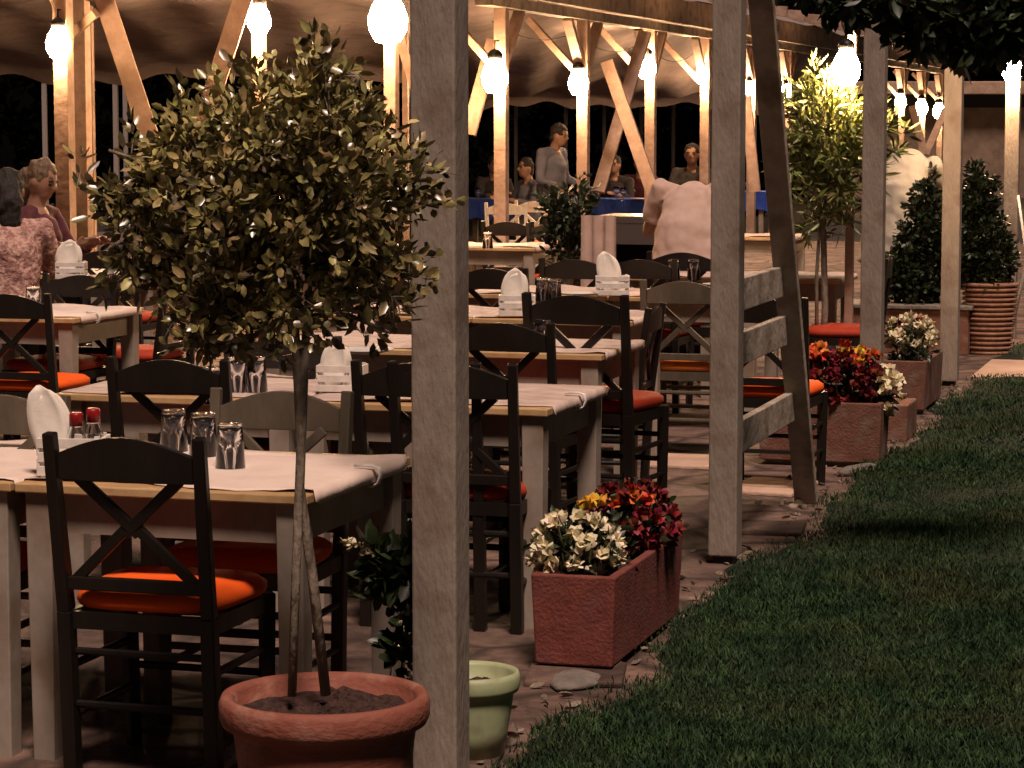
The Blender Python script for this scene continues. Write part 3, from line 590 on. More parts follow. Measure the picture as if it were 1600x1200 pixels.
# ------------------------------------------------------------------ table things
def crate(px, label, sc=1.0, rz=None):
    t = empty('napkin_crate', G(*px, .762), -TH + (.25 if rz is None else rz), label, 'napkin holder', 'white wooden napkin crates')
    t.scale = (sc,) * 3; w, d, h = .17, .11, .11
    for s in (-1, 1):
        for z in (.018, .055, .092):
            m = MB(); m.box((0, s * d / 2, z), (w, .008, .026)); m.build('slat', 'white_wood', t, bevel=.001)
        for z in (.028, .082):
            m = MB(); m.box((s * w / 2, 0, z), (.008, d + .004, .046)); m.build('end_board', 'white_wood', t, bevel=.001)
        for q in (-1, 1):
            m = MB(); m.box((s * (w / 2 - .012), q * (d / 2 - .01), h / 2), (.014, .012, h)); m.build('corner_post', 'white_wood', t)
    m = MB(); m.box((0, 0, .006), (w - .01, d - .01, .008)); m.build('bottom', 'white_wood', t)
    return t
def napkins(cr, label, h=.14, w=.10, lean=.2, off=-.035, turn=.15):
    m = MB(); n = 3
    for k in range(n):
        hh = h * (1 - .035 * ((k * 3) % 4)); ang = (k - 1) * .05 + lean * .35; y0 = (k - n / 2) * .012; vs = []; N = 12
        for i in range(N + 1):
            s = i / N; e = 1.0 if s < .5 else math.sqrt(max(.003, 1 - ((s - .5) / .502) ** 2)); ww = w / 2 * (.62 + .38 * min(1, s / .5)) * e
            for q in range(7):
                x = (-1 + q / 3) * ww; y = y0 + .010 * math.sin(s * 2.6 + k) - .16 * x * x / w * (1, .4, -.4)[k] * 3 * s
                x += w * .16 * (s * s) * (1 if lean < 0 else -1) * -1 ; y += .007 / (1 + math.exp(-60 * (x / w + s * .8 - .55))); vs.append((x * math.cos(ang) + s * hh * math.sin(ang), y, s * hh * math.cos(ang) - x * math.sin(ang)))
        m.add(vs, [(i * 7 + q, i * 7 + q + 1, i * 7 + q + 8, i * 7 + q + 7) for i in range(N) for q in range(6)])
    o = m.build('napkins', 'napkin', smooth=True); s = o.modifiers.new('s', 'SOLIDIFY'); s.thickness = .0015; rz = cr.rotation_euler.z
    o.location = cr.location + Vector((math.cos(rz) * off, math.sin(rz) * off, .012)); o.rotation_euler = (0, 0, rz - turn); return tag(o, label, 'napkins', 'folded paper napkins in the crates')
def bottle(cr, label, sc=1, off=.035, dy=0):
    rz = cr.rotation_euler.z; loc = cr.location + Vector((math.cos(rz) * off - math.sin(rz) * dy, math.sin(rz) * off + math.cos(rz) * dy, .012))
    t = empty('condiment_bottle', loc, 0, label, 'bottle'); t.scale = (sc,) * 3
    m = MB(); m.lathe([(0, 0), (.022, 0), (.024, .01), (.024, .085), (.016, .11), (.014, .12), (.011, .12), (.013, .108), (.021, .084), (.021, .012), (0, .01)], 20); m.build('bottle_body', 'glass', t, smooth=True)
    m = MB(); m.lathe([(0, .145), (.014, .145), (.017, .14), (.017, .112), (0, .112)], 16); m.build('bottle_cap', 'red_cap', t, smooth=True)
    m = MB(); m.lathe([(0, .011), (.0205, .012), (.0205, .06), (0, .06)], 16); m.build('contents', 'red_cap', t, smooth=True)
def tumbler_mesh():
    m = MB(); m.lathe([(0, 0.004), (.030, .004), (.041, .0), (.043, .001), (.042, .006), (.034, .118), (.032, .122), (0, .122), (0, .112), (.030, .110), (.039, .006), (.030, .008)][::-1] if False else
                      [(.042, 0), (.0395, 0), (.031, .108), (0, .112), (0, .124), (.032, .124), (.034, .12)], 28, closed=True); return m
TUM = [None]
def tumbler(px, label, sc=1, h=.761):
    if TUM[0] is None: o = tumbler_mesh().build('tumbler', 'glass', smooth=True); TUM[0] = o; tag(o, label, 'glass', 'upturned water glasses on the tables')
    else: o = TUM[0].copy(); COL.objects.link(o); o['label'] = label
    o.location = G(*px, h); o.scale = (sc,) * 3
def stem(px, label, h=.761, sc=1):
    o = MB().lathe([(.034, 0), (.034, .002), (.006, .008), (.0045, .05), (.012, .062), (.034, .085), (.040, .11), (.034, .165), (.033, .165), (.038, .11), (.032, .087), (0, .068), (0, 0)], 28, closed=True).build('wine_glass', 'glass', smooth=True)
    o.location = G(*px, h); o.scale = (sc,) * 3; tag(o, label, 'glass', 'stemmed glasses on the tables')
c1 = crate((116, 742), 'white crate on the front table behind the nearest chair', 1.0)
napkins(c1, 'tall white folded napkins in the crate on the front table', .235, .105, -.25, -.045)
bottle(c1, 'red capped bottle beside the tall napkins at left', 1.1, .012, -.02); bottle(c1, 'small clear shaker with red cap in the front crate', 1.15, .05, .02)
c2 = crate((535, 612), 'white slatted crate on the second row table, left of the thick post', .92, .1)
napkins(c2, 'squat cream napkins in the second row crate', .17, .10, .1, -.03); 
c3 = crate((808, 494), 'nearer white crate right of the thick post', 1.0); napkins(c3, 'oval napkins in the crate right of the thick post', .225, .12, .05, -.02)
c4 = crate((957, 462), 'farther white crate between the two dark chairs', 1.05); napkins(c4, 'pointed napkins in the farther crate', .235, .12, -.1, -.01)
c5 = crate((112, 436), 'white crate with spiral napkin on the far left table', 1.); napkins(c5, 'rounded napkins on the far left table', .23, .15, .2, -.03)
for px, lb in (((272, 706), 'left tumbler on the front table'), ((318, 712), 'tumbler standing in the middle on the front table'), ((360, 730), 'right big clear tumbler on the front table'), ((372, 612), 'left tumbler of the pair behind the front table'), ((400, 612), 'shorter tumbler right of the pair on the second row'), ((334, 630), 'low glass seen through the second chair back'),
               ((848, 545), 'tumbler on the third row table right of the thick post'), ((52, 485), 'squat glass on the left fourth row table'), ((170, 462), 'tall glass under the tree crown at left'), ((185, 466), 'glass beside the tall one at left'), ((866, 472), 'glass right of the nearer crate'), ((848, 470), 'glass touching the nearer crate'),
               ((1052, 437), 'left of two glasses below the waiter'), ((1084, 437), 'right of two glasses beside the braced post'), ((762, 388), 'glass on the small table below the white chairs')):
    tumbler(px, lb)
stem((572, 548), 'stemmed glass on the third row table, left of thick post'); stem((748, 314), 'stemmed glass on the blue table at the thick post', h=.765); stem((824, 314), 'stemmed glass on the blue table right of the pergola post', h=.765)
for px, lb, h in (((963, 312), 'stemmed glass on the blue table by the crossed planks', .765), ((974, 314), 'second stemmed glass on the middle blue table', .765), ((1168, 300), 'stemmed glass on the blue table behind the braced post', .765)): stem(px, lb, h)
def plate(px, label):
    o = MB().lathe([(0, .0), (.06, .0), (.085, .006), (.12, .016), (.12, .019), (.085, .010), (.06, .004), (0, .004)], 32).build('plate', 'white_paint', smooth=True); o.location = G(*px, .762); tag(o, label, 'plate', 'white plates on the tables')
plate((905, 462), 'white plate on the table left of the farther crate'); plate((1130, 448), 'white plate beside the braced post'); plate((570, 552), 'white plate under the stemmed glass'); plate((1000, 312), 'white plate on the middle blue table')
# ------------------------------------------------------------------ troughs and pots
def trough(u, v, w, L, z0, h, matn, label, blocks=True):
    t = empty('planter_trough', RC(u, v), -TH, label, 'planter'); m = MB(); th = .03      # origin near right bottom corner; body spans x -w..0, y 0..L
    def ring(x0, x1, y0, y1, z): return [(x0, y0, z), (x1, y0, z), (x1, y1, z), (x0, y1, z)]
    e = .012; vs = ring(-w + e, -e, e, L - e, z0) + ring(-w, 0, 0, L, z0 + h) + ring(-w + th, -th, th, L - th, z0 + h) + ring(-w + th, -th, th, L - th, z0 + h - .04)
    m.add(vs, [(3, 2, 1, 0)] + [(k * 4 + i, k * 4 + (i + 1) % 4, k * 4 + 4 + (i + 1) % 4, k * 4 + 4 + i) for k in range(3) for i in range(4)]); tb_ = m.build('trough_body', matn, t, bevel=.006)
    m = MB(); nx, ny = 8, 20
    m.add([(-w + th + (w - 2 * th) * i / nx, th + (L - 2 * th) * j / ny, z0 + h - .03 + .008 * noise2(i * 2, j * 2)) for i in range(nx + 1) for j in range(ny + 1)], [(i * (ny + 1) + j, (i + 1) * (ny + 1) + j, (i + 1) * (ny + 1) + j + 1, i * (ny + 1) + j + 1) for i in range(nx) for j in range(ny)]); m.build('soil', 'soil', t)
    if blocks:
        for y in (.10, L - .10):
            m = MB(); m.box((-w / 2, y, z0 / 2), (w * .9, .1, z0)); m.build('foot', 'concrete', tb_, bevel=.006)
    return t
P1 = trough(7.53, -1.915, .27, .95, .03, .285, 'trough_brick', 'brick red trough with cream and dark red flowers in front')
P2 = trough(12.55, -1.84, .62, .30, .03, .30, 'trough_brown', 'brown trough behind the diagonal brace, holding red and yellow flowers')
P3 = trough(15.0, -1.94, .27, .8, .03, .29, 'trough_brown', 'brown trough with white flowers between two square posts')
b = MB(); b.box((0, 0, .1), (.2, .4, .2)); o = b.build('concrete_block', 'trough_brown', bevel=.01); o.location = RC(13.9, -1.97); o.rotation_euler = (0, 0, -TH); tag(o, 'brownish concrete block standing behind the brown trough', 'block')
def blossoms(name, lobes, n, matn, parent, size=.03, petals=8, openness=.55):
    C, P, _ = cluster_pts(lobes, n, 1, 0, .9)
    lob = np.array([l[0] for l in lobes]); cen = lob.mean(0)
    PP, DD = [], []
    for c_ in C:
        nrm = c_ - cen; nrm[2] = abs(nrm[2]) + .15; nrm /= np.linalg.norm(nrm); nrm = nrm + rng.normal(0, .25, 3); nrm /= np.linalg.norm(nrm)
        a = np.cross(nrm, [.3, .2, 1]); a /= np.linalg.norm(a); b_ = np.cross(nrm, a)
        for ring, (k, op) in enumerate(((petals, openness), (petals - 2, 1.3))):
            for q in range(k):
                th = 2 * math.pi * (q + .5 * ring) / k + rng.uniform(-.1, .1); PP.append(c_ + nrm * .004 * ring); DD.append(a * math.cos(th) + b_ * math.sin(th) + nrm * op)
    PP, DD = np.array(PP), np.array(DD)
    return leaves(name, matn, PP, DD, rng.uniform(.8, 1.2, len(PP)) * size, size * .8, parent, fold=-.2, curl=.5)
def flower_plant(loc, label, spec, r, leafn=350, leafm='leaf_dark', cat='flowers', h=.2):
    """spec: list of (material, centre, radius, n, size); bushy foliage under blossoms"""
    t = empty('flowering_plant', loc, -TH, label, cat)
    C, P, dr = cluster_pts([((0, 0, h * .45), (r[0], r[1], h * .5))], leafn // 6, 6, .03, .1)
    leaves('foliage', leafm, P, dr, rng.uniform(.03, .055, len(P)), .02, t)
    m = MB()
    for k in range(9): a = rng.uniform(-1, 1, 2); m.tube([(a[0] * r[0] * .4, a[1] * r[1] * .4, 0), (a[0] * r[0] * .8, a[1] * r[1] * .8, h * .9)], .004, 5)
    m.build('stems', 'stem_green', t)
    for mt, c_, rr, n, s in spec: blossoms('blossoms', [(c_, rr)], n, mt, t, s)
    return t
flower_plant(RC(7.73, -2.08, .285), 'cream chrysanthemums with a yellow bloom at the near end of the red trough', [('petal_cream', (-.01, -.03, .085), (.14, .14, .10), 46, .036), ('petal_yellow', (.02, .1, .19), (.03, .03, .02), 4, .04)], (.14, .15, .16), 420, h=.19)
flower_plant(RC(8.2, -2.03, .285), 'dark red chrysanthemums at the far end of the red trough', [('petal_red', (.0, .0, .09), (.145, .2, .13), 100, .034), ('petal_orange', (.03, -.02, .17), (.12, .12, .06), 5, .036)], (.12, .2, .2), 420, h=.22)
flower_plant(RC(12.70, -2.06, .30), 'big red and orange flower clump beside the diagonal brace', [('petal_red', (-.0, 0, .12), (.19, .17, .15), 95, .042), ('petal_orange', (.0, .0, .255), (.16, .13, .045), 15, .044), ('petal_yellow', (.05, -.03, .24), (.08, .08, .03), 5, .04)], (.18, .15, .2), 380, h=.28)
flower_plant(RC(12.75, -1.87, .28), 'pale yellow flowers spilling over the right end of the brown trough', [('petal_cream', (.02, 0, .08), (.075, .12, .12), 36, .042)], (.06, .1, .16), 120, h=.2)
flower_plant(RC(15.2, -2.06, .29), 'white flowers on dark leaves in the trough between two posts', [('petal_cream', (0, 0, .16), (.13, .15, .11), 44, .045), ('petal_red', (0, .05, .25), (.1, .1, .03), 8, .03)], (.14, .17, .2), 360, h=.26)
# round pots
def pot(loc, R0, Hh, matn, label, rimh=.05, soilz=.03, rz=0, name='flower_pot', bulge=.02):
    t = empty(name, loc, 0, label, 'flower pot'); r1 = R0 * .93
    prof = [(R0 * .66, 0), (R0 * .68, .0), (R0 * .76, Hh * .3), (r1 * .93, Hh - rimh * 1.35), (r1 * .94, Hh - rimh * 1.1), (R0 * .97, Hh - rimh), (R0, Hh - rimh * .75), (R0, Hh - rimh * .25), (R0 * .97, Hh), (R0 * .92, Hh + .002), (r1 * .92, Hh - .01), (r1 * .9, Hh - soilz - .03)]
    m = MB(); m.lathe([(0, 0)] + prof, 56); m.build('pot_body', matn, t, smooth=True)
    m = MB(); n = 40; rings = 14; vs = [(0, 0, Hh - soilz)]
    for i in range(1, rings + 1):
        for k in range(n): a = 2 * math.pi * k / n; rr = r1 * .915 * i / rings; vs.append((rr * math.cos(a), rr * math.sin(a), Hh - soilz + .010 * noise2(rr * math.cos(a) * 30, rr * math.sin(a) * 30) + rng.normal(0, .004)))
    fs = [(0, 1 + k, 1 + (k + 1) % n) for k in range(n)] + [(1 + i * n + k, 1 + (i + 1) * n + k, 1 + (i + 1) * n + (k + 1) % n, 1 + i * n + (k + 1) % n) for i in range(rings - 1) for k in range(n)]
    m.add(vs, fs); m.build('soil', 'soil', t)
    return t
YP = 5.75; pc = D(507, 1083, YP); potH = pc.z
pot((pc.x, pc.y, 0), .241, potH, 'terracotta', 'large terracotta pot in the foreground holding the double-stemmed tree', .065, .04)
gp = D(735, 1048, 6.82); pot((gp.x, gp.y, 0), .135, gp.z, 'green_plastic', 'pale green plastic pot peeking out behind the thick post', .05, .05)
# potted tree
def ptree(base, trunks, lobes, label, ncl, per, L, Wd, leafm, name='potted_tree', spread=.04, extra=None, shell=.5, twigr=.004, shape='oval', barkm='bark'):
    t = empty(name, base, 0, label, 'tree'); b0 = Vector(base)
    m = MB()
    for tr in trunks: m.tube([Vector(p) - b0 for p, r in tr], [r for p, r in tr], 9)
    trk = m.build('trunk', barkm, t, smooth=True)
    lob = [((Vector(c) - b0)[:], r) for c, r in lobes]
    C, P, dr = cluster_pts(lob, ncl, per, spread, shell)
    m = MB(); roots = [Vector(tr[-1][0]) - b0 for tr in trunks]
    cen = [Vector(l[0]) for l in lob]
    for c_ in cen:
        r0 = min(roots, key=lambda q: (q - c_).length); mid = (r0 + c_) / 2 + Vector(rng.normal(0, .02, 3)); m.tube([r0, mid, c_], [twigr * 2.2, twigr * 1.6, twigr], 6)
    for c_ in C[::3]:
        c_ = Vector(c_); q = min(cen, key=lambda a: (a - c_).length); m.tube([q, (q + c_) / 2 + Vector(rng.normal(0, .01, 3)), c_], [twigr * .9, twigr * .6, twigr * .3], 4)
    m.build('branches', barkm, trk, smooth=True)
    leaves('crown', leafm, P, dr, rng.uniform(.5, 1.35, len(P)) * L, rng.uniform(.8, 1.2, len(P)) * Wd, t, shape=shape)
    return t, lob
tb = (pc.x, pc.y, potH - .04)
def T(x, y, Y=YP): return D(x, y, Y)
lobs = [(200, 390, .08), (130, 290, .04), (170, 235, .045), (470, 300, .21), (370, 330, .20), (540, 300, .17), (480, 150, .11), (420, 180, .10), (240, 320, .11), (180, 300, .06), (600, 400, .11), (620, 290, .085), (420, 440, .18), (550, 460, .13), (300, 420, .13), (320, 525, .045), (510, 95, .06), (290, 215, .085), (150, 330, .04), (665, 320, .035), (450, 250, .2), (570, 190, .06), (210, 245, .045), (345, 480, .09), (250, 440, .05), (610, 520, .045), (560, 120, .03)]
LB = [(T(x, y, YP + float(rng.uniform(-.06, .06))), r) for x, y, r in lobs]
t1, lob = ptree(tb, [[(T(456, 1088, YP - .02), .0105), (T(462, 900), .0105), (T(470, 700), .011), (T(462, 530), .010), (T(450, 400), .008)],
                [(T(509, 1086, YP + .03), .0125), (T(488, 900, YP + .02), .012), (T(468, 760, YP + .01), .0115), (T(474, 600), .011), (T(480, 480), .009)]], LB,
      'round leafy tree on two thin stems in the terracotta pot', 600, 13, .035, .0185, 'leaf_gloss', spread=.05)
C, P, dr = cluster_pts([((Vector(T(322, 528)) - Vector(tb))[:], .03), ((Vector(T(225, 325)) - Vector(tb))[:], .03), ((Vector(T(370, 420)) - Vector(tb))[:], .05), ((Vector(T(600, 440)) - Vector(tb))[:], .05)], 14, 7, .02, .1)
leaves('yellow_leaves', 'leaf_yellow', P, dr, .032, .017, t1)
mat('leaf_new_highlight', (.36, .31, .10), .3, (.60, .50, .22), 30, spec=.6, isl=.4)  # young yellow-green leaves; their pale colour also paints lamp highlights on the crown
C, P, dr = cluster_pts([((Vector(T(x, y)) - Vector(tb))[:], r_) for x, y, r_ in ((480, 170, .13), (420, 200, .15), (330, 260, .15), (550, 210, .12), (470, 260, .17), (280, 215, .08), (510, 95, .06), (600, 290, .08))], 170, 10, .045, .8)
leaves('new_highlight_leaves', 'leaf_new_highlight', P, dr, rng.uniform(.018, .036, len(P)), .015, t1)
# small trailing plant behind the pot, with a raceme
q = G(628, 1080); tp = empty('trailing_plant', q, 0, 'leafy plant with a drooping yellow flower spike left of the thick post', 'plant')
lb2 = [((D(x, y, 6.75) - q)[:], r) for x, y, r in ((600, 890, .045), (635, 870, .05), (615, 930, .05), (640, 960, .05), (605, 905, .04), (625, 1010, .045), (640, 1040, .05), (585, 870, .03), (640, 900, .06))]
C, P, dr = cluster_pts(lb2, 60, 5, .02, .2); leaves('foliage', 'leaf_dark', P, dr, rng.uniform(.05, .08, len(P)), .035, tp)
m = MB(); m.tube([(0, 0, 0), D(632, 950, 6.75) - q, D(590, 868, 6.75) - q, D(560, 852, 6.75) - q, D(538, 846, 6.75) - q], [.008, .006, .004, .003, .002], 6); m.build('stems', 'stem_green', tp)
cs = [(D(x, y, 6.75) - q) for x, y in ((540, 846), (548, 850), (556, 851), (564, 856), (572, 862), (578, 868))]
P = np.repeat(np.array([c[:] for c in cs]), 9, 0) + rng.normal(0, .004, (54, 3)); dr = rng.normal(size=(54, 3)); leaves('flower_spike', 'petal_cream', P, dr, .022, .012, tp)
st = D(505, 880, 6.8); 
# lit tree behind the lawn posts
YT = 15.6
def T2(x, y, Y=YT): return D(x, y, Y)
b2 = G(1284, 640); b2.z = 0; pb = pot((b2.x, b2.y, 0), .2, .35, 'terracotta', 'terracotta pot hidden by flowers, holding the lantern-lit tree', .05)
YT = b2.y
ptree((b2.x, b2.y, .3), [[(D(1285, 600, YT), .022), (D(1289, 480, YT), .02), (D(1286, 330, YT), .018), (D(1290, 280, YT), .014)], [(D(1276, 600, YT), .012), (D(1276, 430, YT), .011), (D(1282, 330, YT), .01)]],
      [(D(x, y, YT + float(rng.uniform(-.1, .1))), r) for x, y, r in ((1290, 195, .24), (1260, 245, .17), (1320, 235, .2), (1280, 150, .13), (1300, 290, .16), (1250, 190, .10), (1370, 200, .13), (1392, 240, .07), (1275, 340, .09), (1320, 345, .08), (1287, 115, .05))],
      'tree with narrow yellow green leaves lit by a lantern behind the posts', 330, 11, .085, .02, 'leaf_olive', spread=.09, shape='narrow', twigr=.006)
# dark shrubs
def shrub(base, lobes, label, ncl, per, L, Wd, leafm='leaf_dark', name='dark_shrub'):
    t = empty(name, base, 0, label, 'shrub'); b0 = Vector(base); lob = [((Vector(c) - b0)[:], r) for c, r in lobes]
    C, P, dr = cluster_pts(lob, ncl, per, L, .3); leaves('foliage', leafm, P, dr, rng.uniform(.7, 1.2, len(P)) * L, Wd, t)
    m = MB(); 
    for c_, r in lob: m.tube([(0, 0, 0), Vector(c_) * .5 + Vector((0, 0, .05)), c_], [.02, .014, .005], 6)
    m.build('stems', 'bark', t, smooth=True); return t
bs = G(1545, 553); bk = empty('basket_planter', bs, -TH, 'tall round wicker basket planter beside the far lantern post', 'planter'); 
m = MB()
for k in range(15):
    z = .018 + k * .036; rr = .155 + .045 * (k / 14); m.lathe([(rr - .012, z - .014), (rr + .008, z - .010), (rr + .014 * (1 + .2 * math.sin(k * 2)), z), (rr + .008, z + .010), (rr - .012, z + .014)], 40)
m.build('wicker_bands', 'basket', bk, smooth=True)
m = MB(); m.lathe([(0, .01), (.15, .01), (.187, .53), (.18, .53), (.175, .5), (0, .5)], 32); m.build('liner', 'trough_brown', bk)
Ys = bs.y + .2
bl = Vector((bs.x, bs.y, .5))
shrub(bl, [(D(x, y, bs.y), r) for x, y, r in ((1540, 420, .17), (1535, 380, .18), (1530, 340, .16), (1532, 300, .12), (1528, 275, .07), (1560, 400, .13), (1515, 400, .14))], 'dark conical shrub growing out of the wicker basket', 650, 12, .05, .024, 'leaf_deep')
lg = G(1440, 505); lg = empty('raised_bed', (D(1425, 480, 19.2).x, 19.2, 0), -TH, 'dark raised planting bed behind the white flowers', 'planter')
m = MB(); m.box((0, 0, .17), (.9, .5, .34)); m.build('bed_wall', 'trough_brown', lg, bevel=.01); m = MB(); m.box((0, 0, .355), (.96, .56, .03)); m.build('bed_cap', 'concrete', lg, bevel=.006)
shrub(lg.location + Vector((0, 0, .36)), [(D(x, y, 19.2), r) for x, y, r in ((1425, 430, .22), (1442, 370, .17), (1447, 325, .13), (1400, 440, .12), (1460, 400, .16), (1450, 290, .09), (1405, 400, .08), (1470, 440, .14))], 'bushy dark shrub left of the fourth edge post', 560, 12, .05, .03, 'leaf_deep')
# leafy plant by the white chairs
q = G(885, 470); q.z = 0; pot((q.x, 19.0, 0), .16, .3, 'terracotta', 'small pot under the leafy plant near the white chairs')
shrub(Vector((D(885, 195, 19).x, 19, .28)), [(D(x, y, 19), r) for x, y, r in ((885, 330, .18), (905, 360, .15), (870, 350, .15), (895, 300, .12), (880, 390, .14), (912, 315, .07))], 'leafy dark plant beside the white chairs in the middle distance', 120, 9, .07, .03, 'leaf_deep')
# overhanging tree at top right
ob = RC(9.6, 1.9); ot = empty('overhanging_tree', ob, 0, 'dark tree whose leafy branches hang into the top right corner', 'tree')
m = MB(); br = [Vector((0, 0, 0)), Vector((-.05, 0, 1.2)), Vector((-.1, .1, 2.4)), Vector((-.5, .2, 3.1))]; m.tube(br, [.16, .13, .11, .07], 12); m.build('trunk', 'bark', ot, smooth=True)
def OB(x, y, Y): return D(x, y, Y) - ob
lob3 = [(OB(x, y, Y), r) for x, y, Y, r in ((1300, -15, 9.3, .10), (1260, -25, 9.4, .08), (1330, 5, 9.2, .05), (1400, -25, 9.1, .12), (1430, 15, 9.2, .10), (1480, 0, 9.4, .18), (1540, 5, 9.3, .16), (1590, 10, 9.2, .15), (1515, 55, 9.3, .08), (1605, 30, 9.2, .12), (1440, 50, 9.2, .05), (1490, 75, 9.4, .05), (1350, -40, 9.2, .1), (1690, -20, 9.3, .2))]
m = MB()
for c_, r in lob3:
    a = br[3]; m.tube([a, (a + c_) / 2 + Vector((0, 0, .12)), c_], [.035, .02, .006], 6)
m.build('branches', 'bark', ot, smooth=True)
C, P, dr = cluster_pts([(c_[:], r) for c_, r in lob3], 480, 8, .05, .1); dr[:, 2] -= .6
leaves('crown', 'leaf_dark', P, dr, rng.uniform(.05, .09, len(P)), rng.uniform(.025, .04, len(P)), ot)
# pole and cable at the right edge
q = D(1590, 195, 17.6); m = MB(); m.tube([(0, 0, 0), (.1, 0, .55), (.02, 0, 1.05)], .01, 8); o = m.build('garden_cable', 'white_paint', smooth=True); o.location = G(1582, 470, 0).xy.to_3d() * 0 + Vector((D(1582, 540, 20.2).x, 20.2, .1)); tag(o, 'thin pale cable running up beside the far lantern post', 'cable')
# far dark hedge
m = MB(); hx = list(range(-120, 160, 10)); vs = []
for x in hx:
    for (yy, zz) in ((66, 0), (70, 7 + math.sin(x)), (85, 14 + 2 * math.sin(x * .7)), (130, 24)): vs.append((x, yy, zz))
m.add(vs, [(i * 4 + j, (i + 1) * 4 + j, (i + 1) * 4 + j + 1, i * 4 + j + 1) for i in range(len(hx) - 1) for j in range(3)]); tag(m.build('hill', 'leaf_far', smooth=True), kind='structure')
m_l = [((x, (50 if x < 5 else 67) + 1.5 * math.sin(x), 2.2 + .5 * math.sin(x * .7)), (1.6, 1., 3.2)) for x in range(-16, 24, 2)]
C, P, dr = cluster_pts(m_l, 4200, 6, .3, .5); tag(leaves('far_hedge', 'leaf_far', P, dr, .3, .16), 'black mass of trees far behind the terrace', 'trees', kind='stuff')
# ------------------------------------------------------------------ people
LOCK = bpy.data.textures.new('locks', 'CLOUDS'); LOCK.noise_scale = .045; LOCK.noise_depth = 2
FOLD = bpy.data.textures.new('folds', 'CLOUDS'); FOLD.noise_scale = .11; FOLD.noise_depth = 1
def person(loc, rz, label, J, top, hair, trousers='cloth_dark', sc=1.0, long=False, sleeves='long'):
    """J: joints in metres in the person's frame (facing +y): head, neck, chest, waist, hip, shoulder/elbow/hand per side, knee/foot per side"""
    t = empty('person', loc, rz, label, 'person'); t.scale = (sc,) * 3
    V = Vector; hd, nk, chs, ws, hp = [V(J[k]) for k in ('head', 'neck', 'chest', 'waist', 'hip')]
    upv = (hd - nk).normalized(); yaw = J.get('yaw', 0); tilt = Matrix.Rotation(yaw, 3, 'Z') @ Matrix.Rotation(J.get('nod', 0), 3, 'X')
    b = MB(); b.ball(hd, (.078, .098, .118), tilt, 18, 12); b.ball(hd + tilt @ V((0, .03, -.06)), (.055, .062, .062), tilt)
    b.ball(hd + tilt @ V((0, .102, -.015)), (.014, .022, .026), tilt, 10, 6)
    for s in (-1, 1):
        b.ball(hd + tilt @ V((s * .08, 0, -.01)), (.012, .022, .032), tilt, 8, 6)
    b.ball(hd + tilt @ V((0, .082, -.055)), (.026, .014, .009), tilt, 8, 6)
    b.tube([hd - upv * .07, nk, (nk + chs) / 2], [.054, .058, .07], 12)
    b.tube([nk - V((0, 0, .02)), chs, ws, hp], [.07, .13, .11, .12], 14)
    for s, k in ((-1, 'L'), (1, 'R')):
        S, E, Hn = V(J['sh' + k]), V(J['el' + k]), V(J['ha' + k]); K, Ft = V(J['kn' + k]), V(J['ft' + k]); hj = hp + V((s * .09, 0, -.02))
        b.tube([S, (S + E) / 2, E], [.052, .048, .038], 10); b.ball(S, .05); b.ball(E, .04); b.tube([E, (E + Hn) / 2, Hn], [.038, .036, .026], 10)
        b.tube([hj, K], [.085, .056], 10); b.ball(K, .057); b.tube([K, K * .4 + Ft * .6, Ft], [.054, .045, .036], 10)
        fd = V((0, 1, 0)); b.tube([Ft + V((0, -.05, -.02)), Ft + V((0, .08, -.035)), Ft + V((0, .17, -.045))], [.038, .04, .03], 8)
        dr = (Hn - E).normalized(); sd_ = dr.orthogonal().normalized(); b.ball(Hn + dr * .05, (.03, .03, .045), dr.to_track_quat('Z', 'Y').to_matrix(), 10, 7)
        for q in range(4): o_ = sd_ * (q - 1.5) * .018; b.tube([Hn + dr * .08 + o_, Hn + dr * (.12 + .01 * (q % 2)) + o_, Hn + dr * (.15 + .012 * (q in (1, 2))) + o_ + dr.cross(sd_) * .02], [.0095, .009, .0075], 6)
        b.tube([Hn + dr * .03 + sd_ * .025, Hn + dr * .07 + sd_ * .055], [.011, .008], 6)
    body = b.build('body', 'skin', t, remesh=.011)
    ey = MB()
    for s in (-1, 1):
        ey.ball(hd + tilt @ V((s * .034, .083, .002)), (.015, .012, .008), tilt, 8, 5); ey.bar(hd + tilt @ V((s * .018, .093, .026)), hd + tilt @ V((s * .054, .080, .024)), .008, .012)
    ey.build('eyes', 'hair_dark', body, smooth=True)
    h = MB(); h.ball(hd + tilt @ V((0, -.014, .030)), (.086, .102, .108), tilt, 18, 12); h.ball(hd + tilt @ V((0, -.05, -.03)), (.078, .06, .08), tilt)
    if long: h.tube([hd + tilt @ V((0, -.07, .02)), hd + tilt @ V((0, -.11, -.06)), hd + tilt @ V((0, -.11, -.17)), hd + tilt @ V((0, -.1, -.26))], [.07, .075, .06, .03], 12)
    ho = h.build('hair', hair, body, remesh=.012); dm = ho.modifiers.new('locks', 'DISPLACE'); dm.texture = LOCK; dm.strength = .035; dm.mid_level = .55
    c = MB(); c.tube([nk - V((0, 0, .035)), nk * .6 + chs * .4, chs, ws, hp - V((0, 0, .05 + J.get('loose', 0)))], [.07, .12, .172, .155 + J.get('loose', 0) * .15, .180 + J.get('loose', 0) * .2], 18)
    for k in 'LR':
        S, E, Hn = V(J['sh' + k]), V(J['el' + k]), V(J['ha' + k]); c.ball(S, .072); c.tube([nk - V((0, 0, .05)), S], [.06, .068], 10)
        if sleeves == 'long': c.tube([S, E, E * .3 + Hn * .7], [.07, .055, .045], 12); c.ball(E, .056)
        else: c.tube([S, S * .25 + E * .75], [.072, .062], 12)
    o = c.build('shirt', top, t, remesh=.014); dm = o.modifiers.new('folds', 'DISPLACE'); dm.texture = FOLD; dm.strength = .03; dm.mid_level = .45
